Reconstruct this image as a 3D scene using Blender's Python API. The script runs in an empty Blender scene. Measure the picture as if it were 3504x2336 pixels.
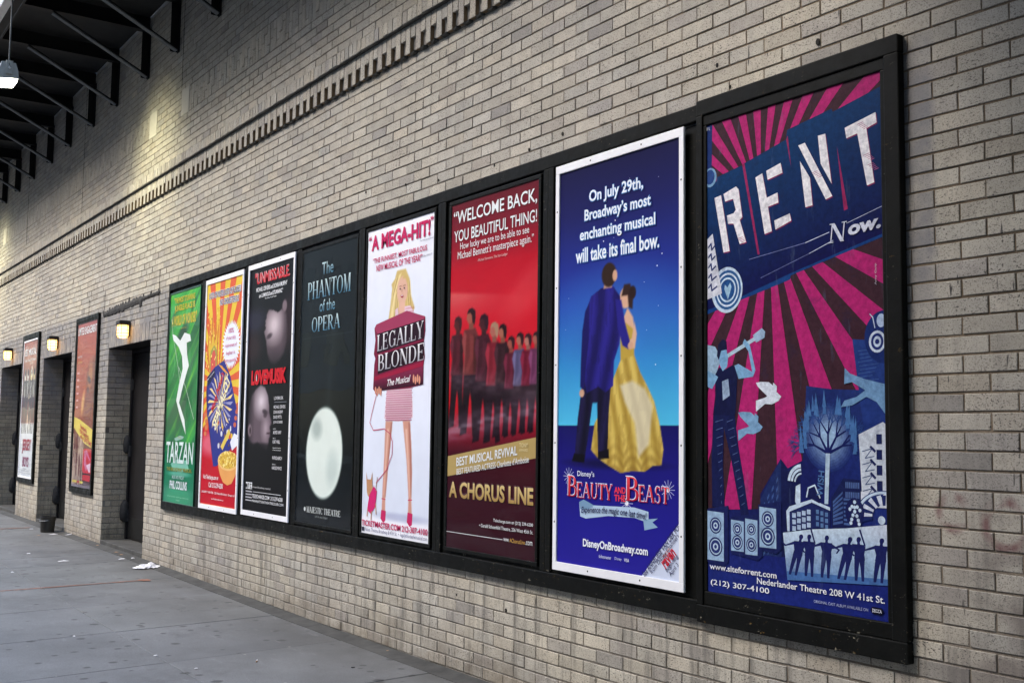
import bpy, bmesh, math, random
import numpy as np
from mathutils import Matrix, Vector

random.seed(7)
rng = np.random.default_rng(11)
SC = bpy.context.scene
COL = SC.collection
EYE = 1.38          # height of the lens above the pavement
DIST = 3.48         # distance of the lens from the wall face (wall face is y = 0)

# ------------------------------------------------------------------ camera
def cam_axes():
    cx, cy = 1752., 1168.
    v1 = np.array([-841., 1455.]); v2 = np.array([2330., -43000.])
    f = math.sqrt(-((v1 - [cx, cy]) @ (v2 - [cx, cy])))
    L = np.array([v1[0] - cx, v1[1] - cy, f]); L /= np.linalg.norm(L)
    U = np.array([v2[0] - cx, v2[1] - cy, f]); U /= np.linalg.norm(U)
    R = -L
    Y = np.cross(U, R)
    return f, np.array([R, Y, U])
FPX, CM = cam_axes()
cam_data = bpy.data.cameras.new('camera')
cam_data.sensor_width = 36.0
cam_data.lens = FPX / 3504 * 36
cam_data.clip_start = 0.05
cam_data.clip_end = 2000
cam = bpy.data.objects.new('camera', cam_data)
COL.objects.link(cam)
xa, ya, za = CM @ [1, 0, 0], CM @ [0, -1, 0], -(CM @ [0, 0, 1])
cam.matrix_world = Matrix(((xa[0], ya[0], za[0], 0), (xa[1], ya[1], za[1], -DIST), (xa[2], ya[2], za[2], EYE), (0, 0, 0, 1)))
SC.camera = cam

# ------------------------------------------------------------------ sky, sun, exposure
SUN_EL, SUN_AZ = math.radians(38), math.radians(-108)     # direction the light comes from: azimuth measured from +x
w = bpy.data.worlds.new('World'); SC.world = w; w.use_nodes = True
nt = w.node_tree
for n in list(nt.nodes): nt.nodes.remove(n)
out = nt.nodes.new('ShaderNodeOutputWorld'); bg = nt.nodes.new('ShaderNodeBackground')
sky = nt.nodes.new('ShaderNodeTexSky'); sky.sky_type = 'NISHITA'; sky.sun_disc = False
sky.sun_elevation = SUN_EL; sky.sun_rotation = math.radians(90) - SUN_AZ
sky.air_density = 1.0; sky.dust_density = 1.2; sky.ozone_density = 1.0
bg.inputs['Strength'].default_value = 0.15
nt.links.new(sky.outputs[0], bg.inputs[0]); nt.links.new(bg.outputs[0], out.inputs[0])
sd = bpy.data.lights.new('sun', 'SUN'); sd.energy = 2.6; sd.angle = math.radians(50); sd.color = (1.0, 0.90, 0.77)
so = bpy.data.objects.new('sun', sd); COL.objects.link(so)
dvec = Vector((math.cos(SUN_EL) * math.cos(SUN_AZ), math.cos(SUN_EL) * math.sin(SUN_AZ), math.sin(SUN_EL)))
so.rotation_euler = dvec.to_track_quat('Z', 'Y').to_euler(); so.location = (-8, -12, 20)
SC.view_settings.view_transform = 'Standard'; SC.view_settings.look = 'None'
SC.view_settings.gamma = 1.0; SC.view_settings.use_curve_mapping = False
SC.view_settings.exposure = 2.15

# ------------------------------------------------------------------ helpers
def lin(c):
    r = []
    for v in c[:3]:
        v = v / 255.0
        r.append(v / 12.92 if v <= 0.04045 else ((v + 0.055) / 1.055) ** 2.4)
    return tuple(r)

def tag(o, label=None, cat=None, group=None, kind=None):
    if label: o['label'] = label
    if cat: o['category'] = cat
    if group: o['group'] = group
    if kind: o['kind'] = kind
    return o

def empty(name, loc=(0, 0, 0), parent=None):
    o = bpy.data.objects.new(name, None); COL.objects.link(o); o.location = loc; o.empty_display_size = 0.1
    if parent: o.parent = parent
    return o

def link(name, me, mat=None, parent=None, loc=None, rot=None, kind=None):
    o = bpy.data.objects.new(name, me); COL.objects.link(o)
    if mat is not None and not me.materials: me.materials.append(mat)
    if parent is not None: o.parent = parent
    if loc is not None: o.location = loc
    if rot is not None: o.rotation_euler = rot
    if kind: o['kind'] = kind
    return o

def mesh_np(name, verts, faces, cols=None, uv=None):
    """verts (n,3); faces list of index tuples or (m,4) array; cols (n,3) linear"""
    me = bpy.data.meshes.new(name)
    verts = np.asarray(verts, dtype=np.float32).reshape(-1, 3)
    if isinstance(faces, np.ndarray):
        m, k = faces.shape
        me.vertices.add(len(verts)); me.vertices.foreach_set('co', verts.ravel())
        me.loops.add(m * k); me.loops.foreach_set('vertex_index', faces.astype(np.int32).ravel())
        me.polygons.add(m); me.polygons.foreach_set('loop_start', np.arange(0, m * k, k, dtype=np.int32))
        me.update(calc_edges=True)
        me.shade_flat()
    else:
        me.from_pydata([tuple(map(float, v)) for v in verts], [], faces)
        me.update()
    if cols is not None:
        a = me.color_attributes.new('tint', 'FLOAT_COLOR', 'POINT')
        cc = np.ones((len(verts), 4), dtype=np.float32); cc[:, :3] = cols
        a.data.foreach_set('color', cc.ravel())
    return me

class MB:
    """collects boxes, bars and lathes into one mesh, each with optional bevel"""
    def __init__(s): s.v = []; s.f = []
    def add(s, vs, fs):
        b = len(s.v); s.v += [tuple(v) for v in vs]; s.f += [tuple(i + b for i in f) for f in fs]
    def box(s, x0, x1, y0, y1, z0, z1, c=0.0, M=None):
        if c <= 0:
            vs = [(x, y, z) for z in (z0, z1) for y in (y0, y1) for x in (x0, x1)]
            fs = [(0, 2, 3, 1), (4, 5, 7, 6), (0, 1, 5, 4), (2, 6, 7, 3), (0, 4, 6, 2), (1, 3, 7, 5)]
        else:
            bm = bmesh.new(); bmesh.ops.create_cube(bm, size=1)
            for v in bm.verts:
                v.co = Vector(((x0 + x1) / 2 + v.co.x * (x1 - x0), (y0 + y1) / 2 + v.co.y * (y1 - y0), (z0 + z1) / 2 + v.co.z * (z1 - z0)))
            bmesh.ops.bevel(bm, geom=bm.edges[:], offset=c, segments=1, affect='EDGES')
            bm.verts.index_update()
            vs = [tuple(v.co) for v in bm.verts]; fs = [tuple(v.index for v in f.verts) for f in bm.faces]; bm.free()
        if M is not None: vs = [tuple(M @ Vector(v)) for v in vs]
        s.add(vs, fs); return s
    def bar(s, p, q, wx, wy, c=0.0, up=(0, 0, 1)):
        p = Vector(p); q = Vector(q); d = q - p; L = d.length; d.normalize()
        upv = Vector(up)
        if abs(d.dot(upv)) > 0.98: upv = Vector((0, 1, 0))
        xax = d.cross(upv).normalized(); yax = xax.cross(d).normalized()
        M = Matrix(((xax.x, yax.x, d.x, p.x), (xax.y, yax.y, d.y, p.y), (xax.z, yax.z, d.z, p.z), (0, 0, 0, 1)))
        return s.box(-wx / 2, wx / 2, -wy / 2, wy / 2, 0, L, c, M)
    def lathe(s, prof, n=24, M=None, cap=True):
        vs = []; fs = []
        for r, z in prof:
            for i in range(n):
                a = 2 * math.pi * i / n; vs.append((r * math.cos(a), r * math.sin(a), z))
        for k in range(len(prof) - 1):
            for i in range(n):
                j = (i + 1) % n; fs.append((k * n + i, k * n + j, (k + 1) * n + j, (k + 1) * n + i))
        if cap:
            fs.append(tuple(range(n))[::-1]); fs.append(tuple((len(prof) - 1) * n + i for i in range(n)))
        if M is not None: vs = [tuple(M @ Vector(v)) for v in vs]
        s.add(vs, fs); return s
    def tube(s, pts, r, n=8):
        pts = [Vector(p) for p in pts]; rings = []
        for i, p in enumerate(pts):
            d = (pts[min(i + 1, len(pts) - 1)] - pts[max(i - 1, 0)]).normalized()
            u = Vector((0, 0, 1)) if abs(d.z) < 0.95 else Vector((1, 0, 0))
            a = d.cross(u).normalized(); b = a.cross(d)
            rings.append([tuple(p + a * r * math.cos(2 * math.pi * k / n) + b * r * math.sin(2 * math.pi * k / n)) for k in range(n)])
        vs = [v for rg in rings for v in rg]; fs = []
        for i in range(len(pts) - 1):
            for k in range(n):
                j = (k + 1) % n; fs.append((i * n + k, i * n + j, (i + 1) * n + j, (i + 1) * n + k))
        fs.append(tuple(range(n))[::-1]); fs.append(tuple((len(pts) - 1) * n + k for k in range(n)))
        s.add(vs, fs); return s
    def build(s, name, mat, parent=None, loc=None, rot=None, kind=None, smooth=False):
        me = bpy.data.meshes.new(name); me.from_pydata(s.v, [], s.f); me.update()
        if smooth:
            for p in me.polygons: p.use_smooth = True
        return link(name, me, mat, parent, loc, rot, kind)

def material(name):
    m = bpy.data.materials.new(name); m.use_nodes = True
    n = m.node_tree; b = n.nodes['Principled BSDF']
    return m, n, b
def N(nt, t, **kw):
    n = nt.nodes.new(t)
    for k, v in kw.items():
        if k.startswith('in_'):
            n.inputs[int(k[3:]) if k[3:].isdigit() else k[3:]].default_value = v
        else: setattr(n, k, v)
    return n
def noise(nt, vec, scale, detail=2, rough=0.5, lo=None, hi=None, a=0.0, b=1.0):
    n = N(nt, 'ShaderNodeTexNoise'); n.inputs['Scale'].default_value = scale; n.inputs['Detail'].default_value = detail
    n.inputs['Roughness'].default_value = rough
    if vec is not None: nt.links.new(vec, n.inputs['Vector'])
    if lo is None: return n.outputs[0]
    r = N(nt, 'ShaderNodeMapRange'); r.inputs[1].default_value = lo; r.inputs[2].default_value = hi
    r.inputs[3].default_value = a; r.inputs[4].default_value = b
    nt.links.new(n.outputs[0], r.inputs[0]); return r.outputs[0]
def rng_node(nt, src, lo, hi, a, b):
    r = N(nt, 'ShaderNodeMapRange'); r.inputs[1].default_value = lo; r.inputs[2].default_value = hi
    r.inputs[3].default_value = a; r.inputs[4].default_value = b
    nt.links.new(src, r.inputs[0]); return r.outputs[0]
def mix(nt, fac, c1, c2, mode='MIX'):
    m = N(nt, 'ShaderNodeMix', data_type='RGBA', blend_type=mode)
    for s, k in ((fac, 0), (c1, 6), (c2, 7)):
        if isinstance(s, (int, float)): m.inputs[k].default_value = s
        elif isinstance(s, tuple): m.inputs[k].default_value = (*s[:3], 1)
        else: nt.links.new(s, m.inputs[k])
    return m.outputs[2]
def math_n(nt, op, a, b=0.0):
    m = N(nt, 'ShaderNodeMath', operation=op)
    for s, k in ((a, 0), (b, 1)):
        if isinstance(s, (int, float)): m.inputs[k].default_value = s
        else: nt.links.new(s, m.inputs[k])
    return m.outputs[0]
def mapping(nt, vec, sc):
    m = N(nt, 'ShaderNodeMapping'); m.inputs['Scale'].default_value = sc; nt.links.new(vec, m.inputs[0]); return m.outputs[0]
def bump(nt, b, h, strength=0.3, dist=0.002):
    n = N(nt, 'ShaderNodeBump'); n.inputs['Strength'].default_value = strength; n.inputs['Distance'].default_value = dist
    nt.links.new(h, n.inputs['Height']); nt.links.new(n.outputs[0], b.inputs['Normal'])
def posnode(nt): return N(nt, 'ShaderNodeNewGeometry').outputs['Position']

# ------------------------------------------------------------------ materials
def brick_material():
    m, nt, b = material('glazed_brick')
    p = posnode(nt)
    at = N(nt, 'ShaderNodeAttribute', attribute_name='tint')
    sep = N(nt, 'ShaderNodeSeparateXYZ'); nt.links.new(p, sep.inputs[0])
    X, Z = sep.outputs[0], sep.outputs[2]
    c = at.outputs[0]
    # broad weathering
    c = mix(nt, 1.0, c, mix(nt, noise(nt, p, 0.55, 3, 0.6, 0.35, 0.65), (0.86, 0.86, 0.88), (1.06, 1.05, 1.0)), 'MULTIPLY')
    c = mix(nt, 1.0, c, mix(nt, noise(nt, p, 9.0, 4, 0.65, 0.3, 0.7), (0.84, 0.83, 0.82), (1.08, 1.08, 1.07)), 'MULTIPLY')
    # iron specks in the clay
    s1 = noise(nt, mapping(nt, p, (1.0, 1.0, 1.6)), 95, 2, 0.6, 0.585, 0.655)
    patch = noise(nt, p, 5.0, 1, 0.5, 0.35, 0.6, 0.35, 1.0)
    c = mix(nt, math_n(nt, 'MULTIPLY', s1, patch), c, (0.075, 0.066, 0.06))
    s2 = noise(nt, p, 240, 1, 0.5, 0.56, 0.66, 0, 0.55)
    c = mix(nt, s2, c, (0.11, 0.10, 0.09))
    sc = noise(nt, mapping(nt, p, (55, 55, 7)), 1.0, 2, 0.5, 0.685, 0.72)
    c = mix(nt, math_n(nt, 'MULTIPLY', sc, noise(nt, p, 1.6, 2, 0.5, 0.42, 0.58)), c, (0.05, 0.045, 0.045))
    # soot running down, strongest low on the wall and below the poster case
    st = noise(nt, mapping(nt, p, (16, 16, 1.3)), 1.0, 4, 0.65, 0.50, 0.68)
    low = rng_node(nt, Z, 0.3, 1.9, 1.0, 0.16)
    c = mix(nt, math_n(nt, 'MULTIPLY', math_n(nt, 'MULTIPLY', st, low), 0.72), c, (0.10, 0.094, 0.088))
    base = math_n(nt, 'MULTIPLY', rng_node(nt, Z, 0.0, 0.26, 0.95, 0.0), noise(nt, p, 3.5, 4, 0.7, 0.35, 0.7))
    c = mix(nt, base, c, (0.13, 0.10, 0.07))
    # brownish rubbed-out paint patches to the right of the last case
    mx = math_n(nt, 'MULTIPLY', rng_node(nt, X, -2.42, -2.2, 0, 1), math_n(nt, 'MULTIPLY', rng_node(nt, Z, 0.22, 0.36, 0, 1), rng_node(nt, Z, 1.15, 0.95, 0, 1)))
    pa = noise(nt, mapping(nt, p, (1, 1, 1.8)), 2.6, 3, 0.55, 0.40, 0.56)
    c = mix(nt, math_n(nt, 'MULTIPLY', math_n(nt, 'MULTIPLY', mx, pa), 0.72), c, (0.150, 0.125, 0.115))
    # wine-red spray paint arcs, mostly scrubbed away
    vr = N(nt, 'ShaderNodeVectorMath', operation='DISTANCE'); nt.links.new(mapping(nt, p, (1, 0, 1)), vr.inputs[0]); vr.inputs[1].default_value = (-2.13, 0, 1.10)
    ring = math_n(nt, 'MULTIPLY', rng_node(nt, vr.outputs['Value'], 0.055, 0.07, 0, 1), rng_node(nt, vr.outputs['Value'], 0.105, 0.08, 0, 1))
    vr2 = N(nt, 'ShaderNodeVectorMath', operation='DISTANCE'); nt.links.new(mapping(nt, p, (1, 0, 1)), vr2.inputs[0]); vr2.inputs[1].default_value = (-2.33, 0, 1.13)
    ring2 = math_n(nt, 'MULTIPLY', rng_node(nt, vr2.outputs['Value'], 0.035, 0.05, 0, 1), rng_node(nt, vr2.outputs['Value'], 0.08, 0.06, 0, 1))
    rr = math_n(nt, 'MULTIPLY', math_n(nt, 'MAXIMUM', ring, ring2), noise(nt, p, 11, 2, 0.5, 0.40, 0.62, 0, 0.75))
    c = mix(nt, rr, c, (0.16, 0.06, 0.065))
    # bluish grey overspray along the right edge of the case
    ov = math_n(nt, 'MULTIPLY', rng_node(nt, X, -2.36, -2.40, 0, 1), math_n(nt, 'MULTIPLY', rng_node(nt, Z, 1.5, 2.0, 0, 1), rng_node(nt, Z, 2.9, 2.83, 0, 1)))
    c = mix(nt, math_n(nt, 'MULTIPLY', ov, noise(nt, p, 6, 3, 0.6, 0.3, 0.55, 0.25, 0.8)), c, (0.17, 0.17, 0.19))
    nt.links.new(c, b.inputs['Base Color'])
    b.inputs['Roughness'].default_value = 0.62
    b.inputs['Specular IOR Level'].default_value = 0.35
    bump(nt, b, noise(nt, p, 60, 4, 0.7), 0.3, 0.0015)
    return m
def mortar_material():
    m, nt, b = material('mortar')
    p = posnode(nt)
    sep = N(nt, 'ShaderNodeSeparateXYZ'); nt.links.new(p, sep.inputs[0])
    f = rng_node(nt, sep.outputs[0], -5.5, -3.2, 0, 1)
    up = rng_node(nt, sep.outputs[2], 0.3, 1.6, 0.55, 0)
    c = mix(nt, f, (0.24, 0.215, 0.185), (0.235, 0.180, 0.125))
    c = mix(nt, up, c, (0.36, 0.34, 0.31))
    c = mix(nt, noise(nt, p, 2.0, 4, 0.6, 0.4, 0.6), c, mix(nt, 1.0, c, (0.62, 0.6, 0.58), 'MULTIPLY'))
    c = mix(nt, noise(nt, p, 150, 2, 0.6, 0.4, 0.7, 0, 0.5), c, (0.06, 0.05, 0.04))
    nt.links.new(c, b.inputs['Base Color']); b.inputs['Roughness'].default_value = 0.95
    bump(nt, b, noise(nt, p, 90, 3, 0.7), 0.7, 0.004)
    return m
def simple(name, col, rough=0.6, metal=0.0, var=0.25, scale=8, spec=0.5, bmp=0.15, bs=80):
    m, nt, b = material(name); p = posnode(nt)
    d = tuple(v * (1 - var) for v in col); l = tuple(min(1, v * (1 + var)) for v in col)
    c = mix(nt, noise(nt, p, scale, 4, 0.65, 0.32, 0.68), d, l)
    nt.links.new(c, b.inputs['Base Color']); b.inputs['Roughness'].default_value = rough; b.inputs['Metallic'].default_value = metal
    b.inputs['Specular IOR Level'].default_value = spec
    if bmp: bump(nt, b, noise(nt, p, bs, 3, 0.6), bmp, 0.002)
    return m
def frame_material():
    """black gloss paint over older coats, chipped to pale wood and ochre in places"""
    m, nt, b = material('chipped_black_paint'); p = posnode(nt)
    sep = N(nt, 'ShaderNodeSeparateXYZ'); nt.links.new(p, sep.inputs[0])
    c = mix(nt, noise(nt, p, 7, 4, 0.7, 0.3, 0.7), (0.0022, 0.0024, 0.0022), (0.0055, 0.006, 0.0052))
    lowz = rng_node(nt, sep.outputs[2], 0.60, 0.74, 1.0, 0.30)
    ch = math_n(nt, 'MULTIPLY', noise(nt, mapping(nt, p, (1.0, 1, 1.6)), 38, 5, 0.75, 0.62, 0.66), noise(nt, p, 4.5, 2, 0.5, 0.47, 0.56))
    col = mix(nt, noise(nt, p, 20, 2, 0.5, 0.45, 0.55), (0.36, 0.34, 0.27), (0.20, 0.12, 0.03))
    c = mix(nt, math_n(nt, 'MULTIPLY', ch, lowz), c, col)
    nt.links.new(c, b.inputs['Base Color'])
    nt.links.new(noise(nt, p, 12, 3, 0.6, 0.3, 0.7, 0.42, 0.7), b.inputs['Roughness'])
    b.inputs['Specular IOR Level'].default_value = 0.14
    bump(nt, b, noise(nt, mapping(nt, p, (1, 1, 1)), 26, 4, 0.65), 0.35, 0.003)
    return m
def pavement_material():
    m, nt, b = material('pavement_concrete'); p = posnode(nt)
    at = N(nt, 'ShaderNodeAttribute', attribute_name='tint')
    c = mix(nt, 1.0, (0.170, 0.178, 0.182), at.outputs[0], 'MULTIPLY')
    c = mix(nt, 1.0, c, mix(nt, noise(nt, p, 1.1, 5, 0.65, 0.3, 0.7), (0.72, 0.72, 0.73), (1.18, 1.18, 1.19)), 'MULTIPLY')
    c = mix(nt, 1.0, c, mix(nt, noise(nt, p, 160, 2, 0.6, 0.3, 0.7), (0.78, 0.78, 0.78), (1.2, 1.2, 1.2)), 'MULTIPLY')
    sep = N(nt, 'ShaderNodeSeparateXYZ'); nt.links.new(p, sep.inputs[0])
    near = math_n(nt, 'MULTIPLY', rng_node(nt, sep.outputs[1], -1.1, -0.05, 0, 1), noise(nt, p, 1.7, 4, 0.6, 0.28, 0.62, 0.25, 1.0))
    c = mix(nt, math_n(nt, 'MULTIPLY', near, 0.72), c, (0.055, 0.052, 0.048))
    cr = N(nt, 'ShaderNodeTexVoronoi', feature='DISTANCE_TO_EDGE'); cr.inputs['Scale'].default_value = 0.55
    dn = N(nt, 'ShaderNodeVectorMath', operation='ADD'); nz_ = N(nt, 'ShaderNodeTexNoise'); nz_.inputs['Scale'].default_value = 3.0; nt.links.new(p, nz_.inputs['Vector'])
    nt.links.new(p, dn.inputs[0]); nt.links.new(nz_.outputs['Color'], dn.inputs[1]); nt.links.new(dn.outputs[0], cr.inputs['Vector'])
    ck = math_n(nt, 'MULTIPLY', rng_node(nt, cr.outputs['Distance'], 0.0, 0.006, 1, 0), noise(nt, p, 0.8, 2, 0.5, 0.5, 0.6, 0, 0.55))
    c = mix(nt, ck, c, (0.05, 0.05, 0.05))
    c = mix(nt, noise(nt, mapping(nt, p, (3, 9, 1)), 1.0, 5, 0.7, 0.60, 0.70, 0, 0.30), c, (0.26, 0.27, 0.28))
    c = mix(nt, noise(nt, p, 0.9, 5, 0.75, 0.56, 0.66, 0, 0.45), c, (0.075, 0.078, 0.082))
    # trodden chewing gum
    for sc, th, dark, seed in ((6.5, 0.17, (0.060, 0.060, 0.062), 0), (4.1, 0.15, (0.055, 0.055, 0.057), 9), (5.3, 0.045, (0.30, 0.29, 0.27), 4)):
        v = N(nt, 'ShaderNodeTexVoronoi'); v.inputs['Scale'].default_value = sc
        mp = N(nt, 'ShaderNodeMapping'); mp.inputs['Location'].default_value = (seed, seed * 2, 0)
        mp.inputs['Scale'].default_value = (1, 1, 0); nt.links.new(p, mp.inputs[0]); nt.links.new(mp.outputs[0], v.inputs['Vector'])
        wob = math_n(nt, 'ADD', v.outputs['Distance'], rng_node(nt, noise(nt, p, 30, 2), 0, 1, -0.05, 0.05))
        sepc = N(nt, 'ShaderNodeSeparateColor'); nt.links.new(v.outputs['Color'], sepc.inputs[0])
        on = rng_node(nt, sepc.outputs[0], 0.35, 0.37, 0, 0.85)
        spot = math_n(nt, 'MULTIPLY', rng_node(nt, wob, th, th * 0.7, 0, 1), on)
        c = mix(nt, spot, c, dark)
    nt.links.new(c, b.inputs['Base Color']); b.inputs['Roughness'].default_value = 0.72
    b.inputs['Specular IOR Level'].default_value = 0.4
    bump(nt, b, noise(nt, p, 120, 4, 0.7), 0.45, 0.003)
    return m
def print_material(name, rough=0.4, spec=0.45):
    m, nt, b = material(name)
    at = N(nt, 'ShaderNodeAttribute', attribute_name='tint')
    p = posnode(nt)
    c = mix(nt, 1.0, at.outputs[0], mix(nt, noise(nt, p, 3, 3, 0.6, 0.3, 0.7), (0.93, 0.93, 0.93), (1.03, 1.03, 1.03)), 'MULTIPLY')
    nt.links.new(c, b.inputs['Base Color']); b.inputs['Roughness'].default_value = rough
    b.inputs['Specular IOR Level'].default_value = spec
    return m
def gritty_material():
    m, nt, b = material('gritty_print')
    at = N(nt, 'ShaderNodeAttribute', attribute_name='tint'); p = posnode(nt)
    c = mix(nt, 1.0, at.outputs[0], mix(nt, noise(nt, p, 38, 5, 0.75, 0.35, 0.65), (0.70, 0.70, 0.74), (1.16, 1.14, 1.12)), 'MULTIPLY')
    c = mix(nt, noise(nt, p, 7, 5, 0.8, 0.56, 0.66, 0, 0.30), c, (0.012, 0.016, 0.06))
    c = mix(nt, noise(nt, mapping(nt, p, (30, 30, 5)), 1.0, 4, 0.7, 0.62, 0.70, 0, 0.22), c, (0.10, 0.14, 0.24))
    nt.links.new(c, b.inputs['Base Color']); b.inputs['Roughness'].default_value = 0.4; b.inputs['Specular IOR Level'].default_value = 0.12
    return m
def glass_material(name, wav=0.25, scale=2.2, rough=0.02, squash=(1, 1, 1), dist=0.05, ior=1.27):
    m = bpy.data.materials.new(name); m.use_nodes = True; nt = m.node_tree
    for n in list(nt.nodes): nt.nodes.remove(n)
    o = N(nt, 'ShaderNodeOutputMaterial'); t = N(nt, 'ShaderNodeBsdfTransparent'); t.inputs[0].default_value = (0.97, 0.985, 0.975, 1)
    g = N(nt, 'ShaderNodeBsdfGlossy'); g.inputs['Roughness'].default_value = rough; g.inputs[0].default_value = (1, 1, 1, 1)
    fr = N(nt, 'ShaderNodeFresnel'); bf = N(nt, 'ShaderNodeNewGeometry').outputs['Backfacing']; nt.links.new(rng_node(nt, bf, 0, 1, ior, 1 / ior), fr.inputs['IOR'])
    p = posnode(nt)
    bp = N(nt, 'ShaderNodeBump'); bp.inputs['Strength'].default_value = wav; bp.inputs['Distance'].default_value = dist
    nt.links.new(noise(nt, mapping(nt, p, squash), scale, 2, 0.5), bp.inputs['Height'])
    nt.links.new(bp.outputs[0], g.inputs['Normal'])
    nt.links.new(bp.outputs[0], fr.inputs['Normal'])
    mx = N(nt, 'ShaderNodeMixShader'); nt.links.new(fr.outputs[0], mx.inputs[0]); nt.links.new(t.outputs[0], mx.inputs[1]); nt.links.new(g.outputs[0], mx.inputs[2])
    nt.links.new(mx.outputs[0], o.inputs[0]); return m
def emit(name, col, st):
    m, nt, b = material(name)
    b.inputs['Base Color'].default_value = (*col, 1); b.inputs['Emission Color'].default_value = (*col, 1); b.inputs['Emission Strength'].default_value = st
    return m

M_BRICK = brick_material(); M_MORTAR = mortar_material(); M_FRAME = frame_material(); M_PAVE = pavement_material()
M_GRIT = gritty_material(); M_PRINT = print_material('printed_paper', 0.45, 0.10); M_PRINTG = print_material('glossy_print', 0.32, 0.12)
M_WHITE = simple('white_enamel', (0.84, 0.85, 0.90), 0.5, 0, 0.05, 6, bmp=0.03)
M_STEEL = simple('black_painted_steel', (0.006, 0.0065, 0.007), 0.6, 0.0, 0.4, 5, 0.25)
M_STEELE = simple('worn_and_lit_steel', (0.085, 0.095, 0.10), 0.55, 0.2, 0.3, 9)  # lighter steel, also paints the lit faces of the struts
M_DECK = simple('dark_deck_sheet', (0.011, 0.012, 0.013), 0.8, 0, 0.5, 3)
M_GALV_LIT = simple('galvanised_and_lit_edge', (0.55, 0.57, 0.60), 0.45, 0.3, 0.15, 6)  # bare metal, and the painted brightness of the deck edge
M_STONE = simple('pale_limestone', (0.56, 0.53, 0.47), 0.85, 0, 0.08, 5)
M_SIDEB = simple('unglazed_brown_brick_side', (0.20, 0.135, 0.070), 0.9, 0, 0.3, 20)
M_SLATE = simple('dirty_slate_chip', (0.045, 0.045, 0.04), 0.8, 0, 0.4, 30)
M_TAR = simple('old_tar', (0.022, 0.022, 0.024), 0.8, 0, 0.5, 25, bmp=0.8, bs=40)
M_DOOR = simple('dark_door_paint', (0.009, 0.008, 0.009), 0.5, 0, 0.4, 4, 0.25)
M_THRESH = simple('dirty_threshold', (0.050, 0.050, 0.048), 0.8, 0, 0.4, 6)
M_DIRT = simple('old_wash_mortar', (0.30, 0.285, 0.26), 0.9, 0, 0.25, 12, bmp=0.6, bs=40)
M_HOOD = simple('bronze_lantern_metal', (0.030, 0.026, 0.026), 0.5, 0.4, 0.3, 10)
M_LAMP = emit('lantern_glow', (1.0, 0.52, 0.15), 1.7)
M_FLOOD = emit('floodlight_glow', (1.0, 1.0, 0.80), 8)
M_HOUSE = simple('floodlight_housing', (0.28, 0.29, 0.28), 0.5, 0.3, 0.15, 8)
M_PAIL = simple('black_plastic', (0.014, 0.013, 0.012), 0.45, 0, 0.5, 9)
M_PAPER = simple('white_paper', (0.80, 0.80, 0.84), 0.7, 0, 0.04, 12)
M_TAN = simple('tan_scrap', (0.42, 0.25, 0.12), 0.7, 0, 0.2, 30)
M_ORANGE = simple('orange_spray_paint', (0.25, 0.115, 0.078), 0.85, 0, 0.45, 22)
M_ASPH = simple('asphalt', (0.05, 0.05, 0.052), 0.85, 0, 0.25, 2)
M_GROUND = simple('far_ground', (0.07, 0.07, 0.068), 0.9, 0, 0.2, 0.3)
M_HOLE = simple('dark_hole', (0.012, 0.010, 0.009), 0.9, 0, 0.2, 30)
M_GLASS = glass_material('clear_acrylic', 0.10, 1.3, 0.015, ior=1.18)
M_GLASSW = glass_material('wavy_plastic_cover', 0.30, 1.6, 0.05, (0.45, 1, 1.9), 0.10, ior=1.20)

# ------------------------------------------------------------------ ground
def gz(x):
    t = min(1.0, max(0.0, (x + 12.5) / 5.0))
    return 0.023 * (1 - t) + (-0.012) * t
gm = MB(); gm.box(-400, 400, -400, 60, -0.6, -0.30)
tag(gm.build('ground', M_GROUND), kind='structure')
side = empty('sidewalk', (0, 0, 0)); tag(side, kind='structure')
XJ = [-30.2, -28.9, -27.6, -26.3, -25.1, -23.8, -22.6, -21.3, -20.1, -18.85, -17.65, -16.47, -15.25, -14.0, -12.72, -11.93, -10.45, -9.25, -8.07, -6.9, -5.71, -4.52, -3.33, -2.1, -0.9, 0.3, 1.5, 2.7, 3.9, 5.1, 6.3]
YJ = [-0.13, -1.34, -2.60, -3.86, -5.05]
SK = -0.105
bed = MB(); bed.box(-30.2, 6.3, -5.05, 0.0, -0.28, -0.034); bed.build('sidewalk_bed', M_THRESH, side)
for i in range(len(XJ) - 1):
    for j in range(len(YJ) - 1):
        y0, y1 = YJ[j + 1] + 0.003, YJ[j] - 0.003
        a, bq = XJ[i] + 0.0035, XJ[i + 1] - 0.0035
        tilt = random.uniform(-0.0012, 0.0012); c = 0.004
        def P(x, y, dz): return (x + SK * y, y, gz(x) + tilt + dz)
        vs = [P(a, y0, -0.03), P(bq, y0, -0.03), P(bq, y1, -0.03), P(a, y1, -0.03),
              P(a, y0, -c), P(bq, y0, -c), P(bq, y1, -c), P(a, y1, -c),
              P(a + c, y0 + c, 0), P(bq - c, y0 + c, 0), P(bq - c, y1 - c, 0), P(a + c, y1 - c, 0)]
        fs = [(0, 1, 5, 4), (1, 2, 6, 5), (2, 3, 7, 6), (3, 0, 4, 7), (4, 5, 9, 8), (5, 6, 10, 9), (6, 7, 11, 10), (7, 4, 8, 11), (8, 9, 10, 11)]
        t = random.uniform(0.93, 1.06)
        link('paving_slab', mesh_np('paving_slab', vs, fs, np.tile((t, t, t * random.uniform(0.99, 1.02)), (12, 1))), M_PAVE, side)
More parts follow.
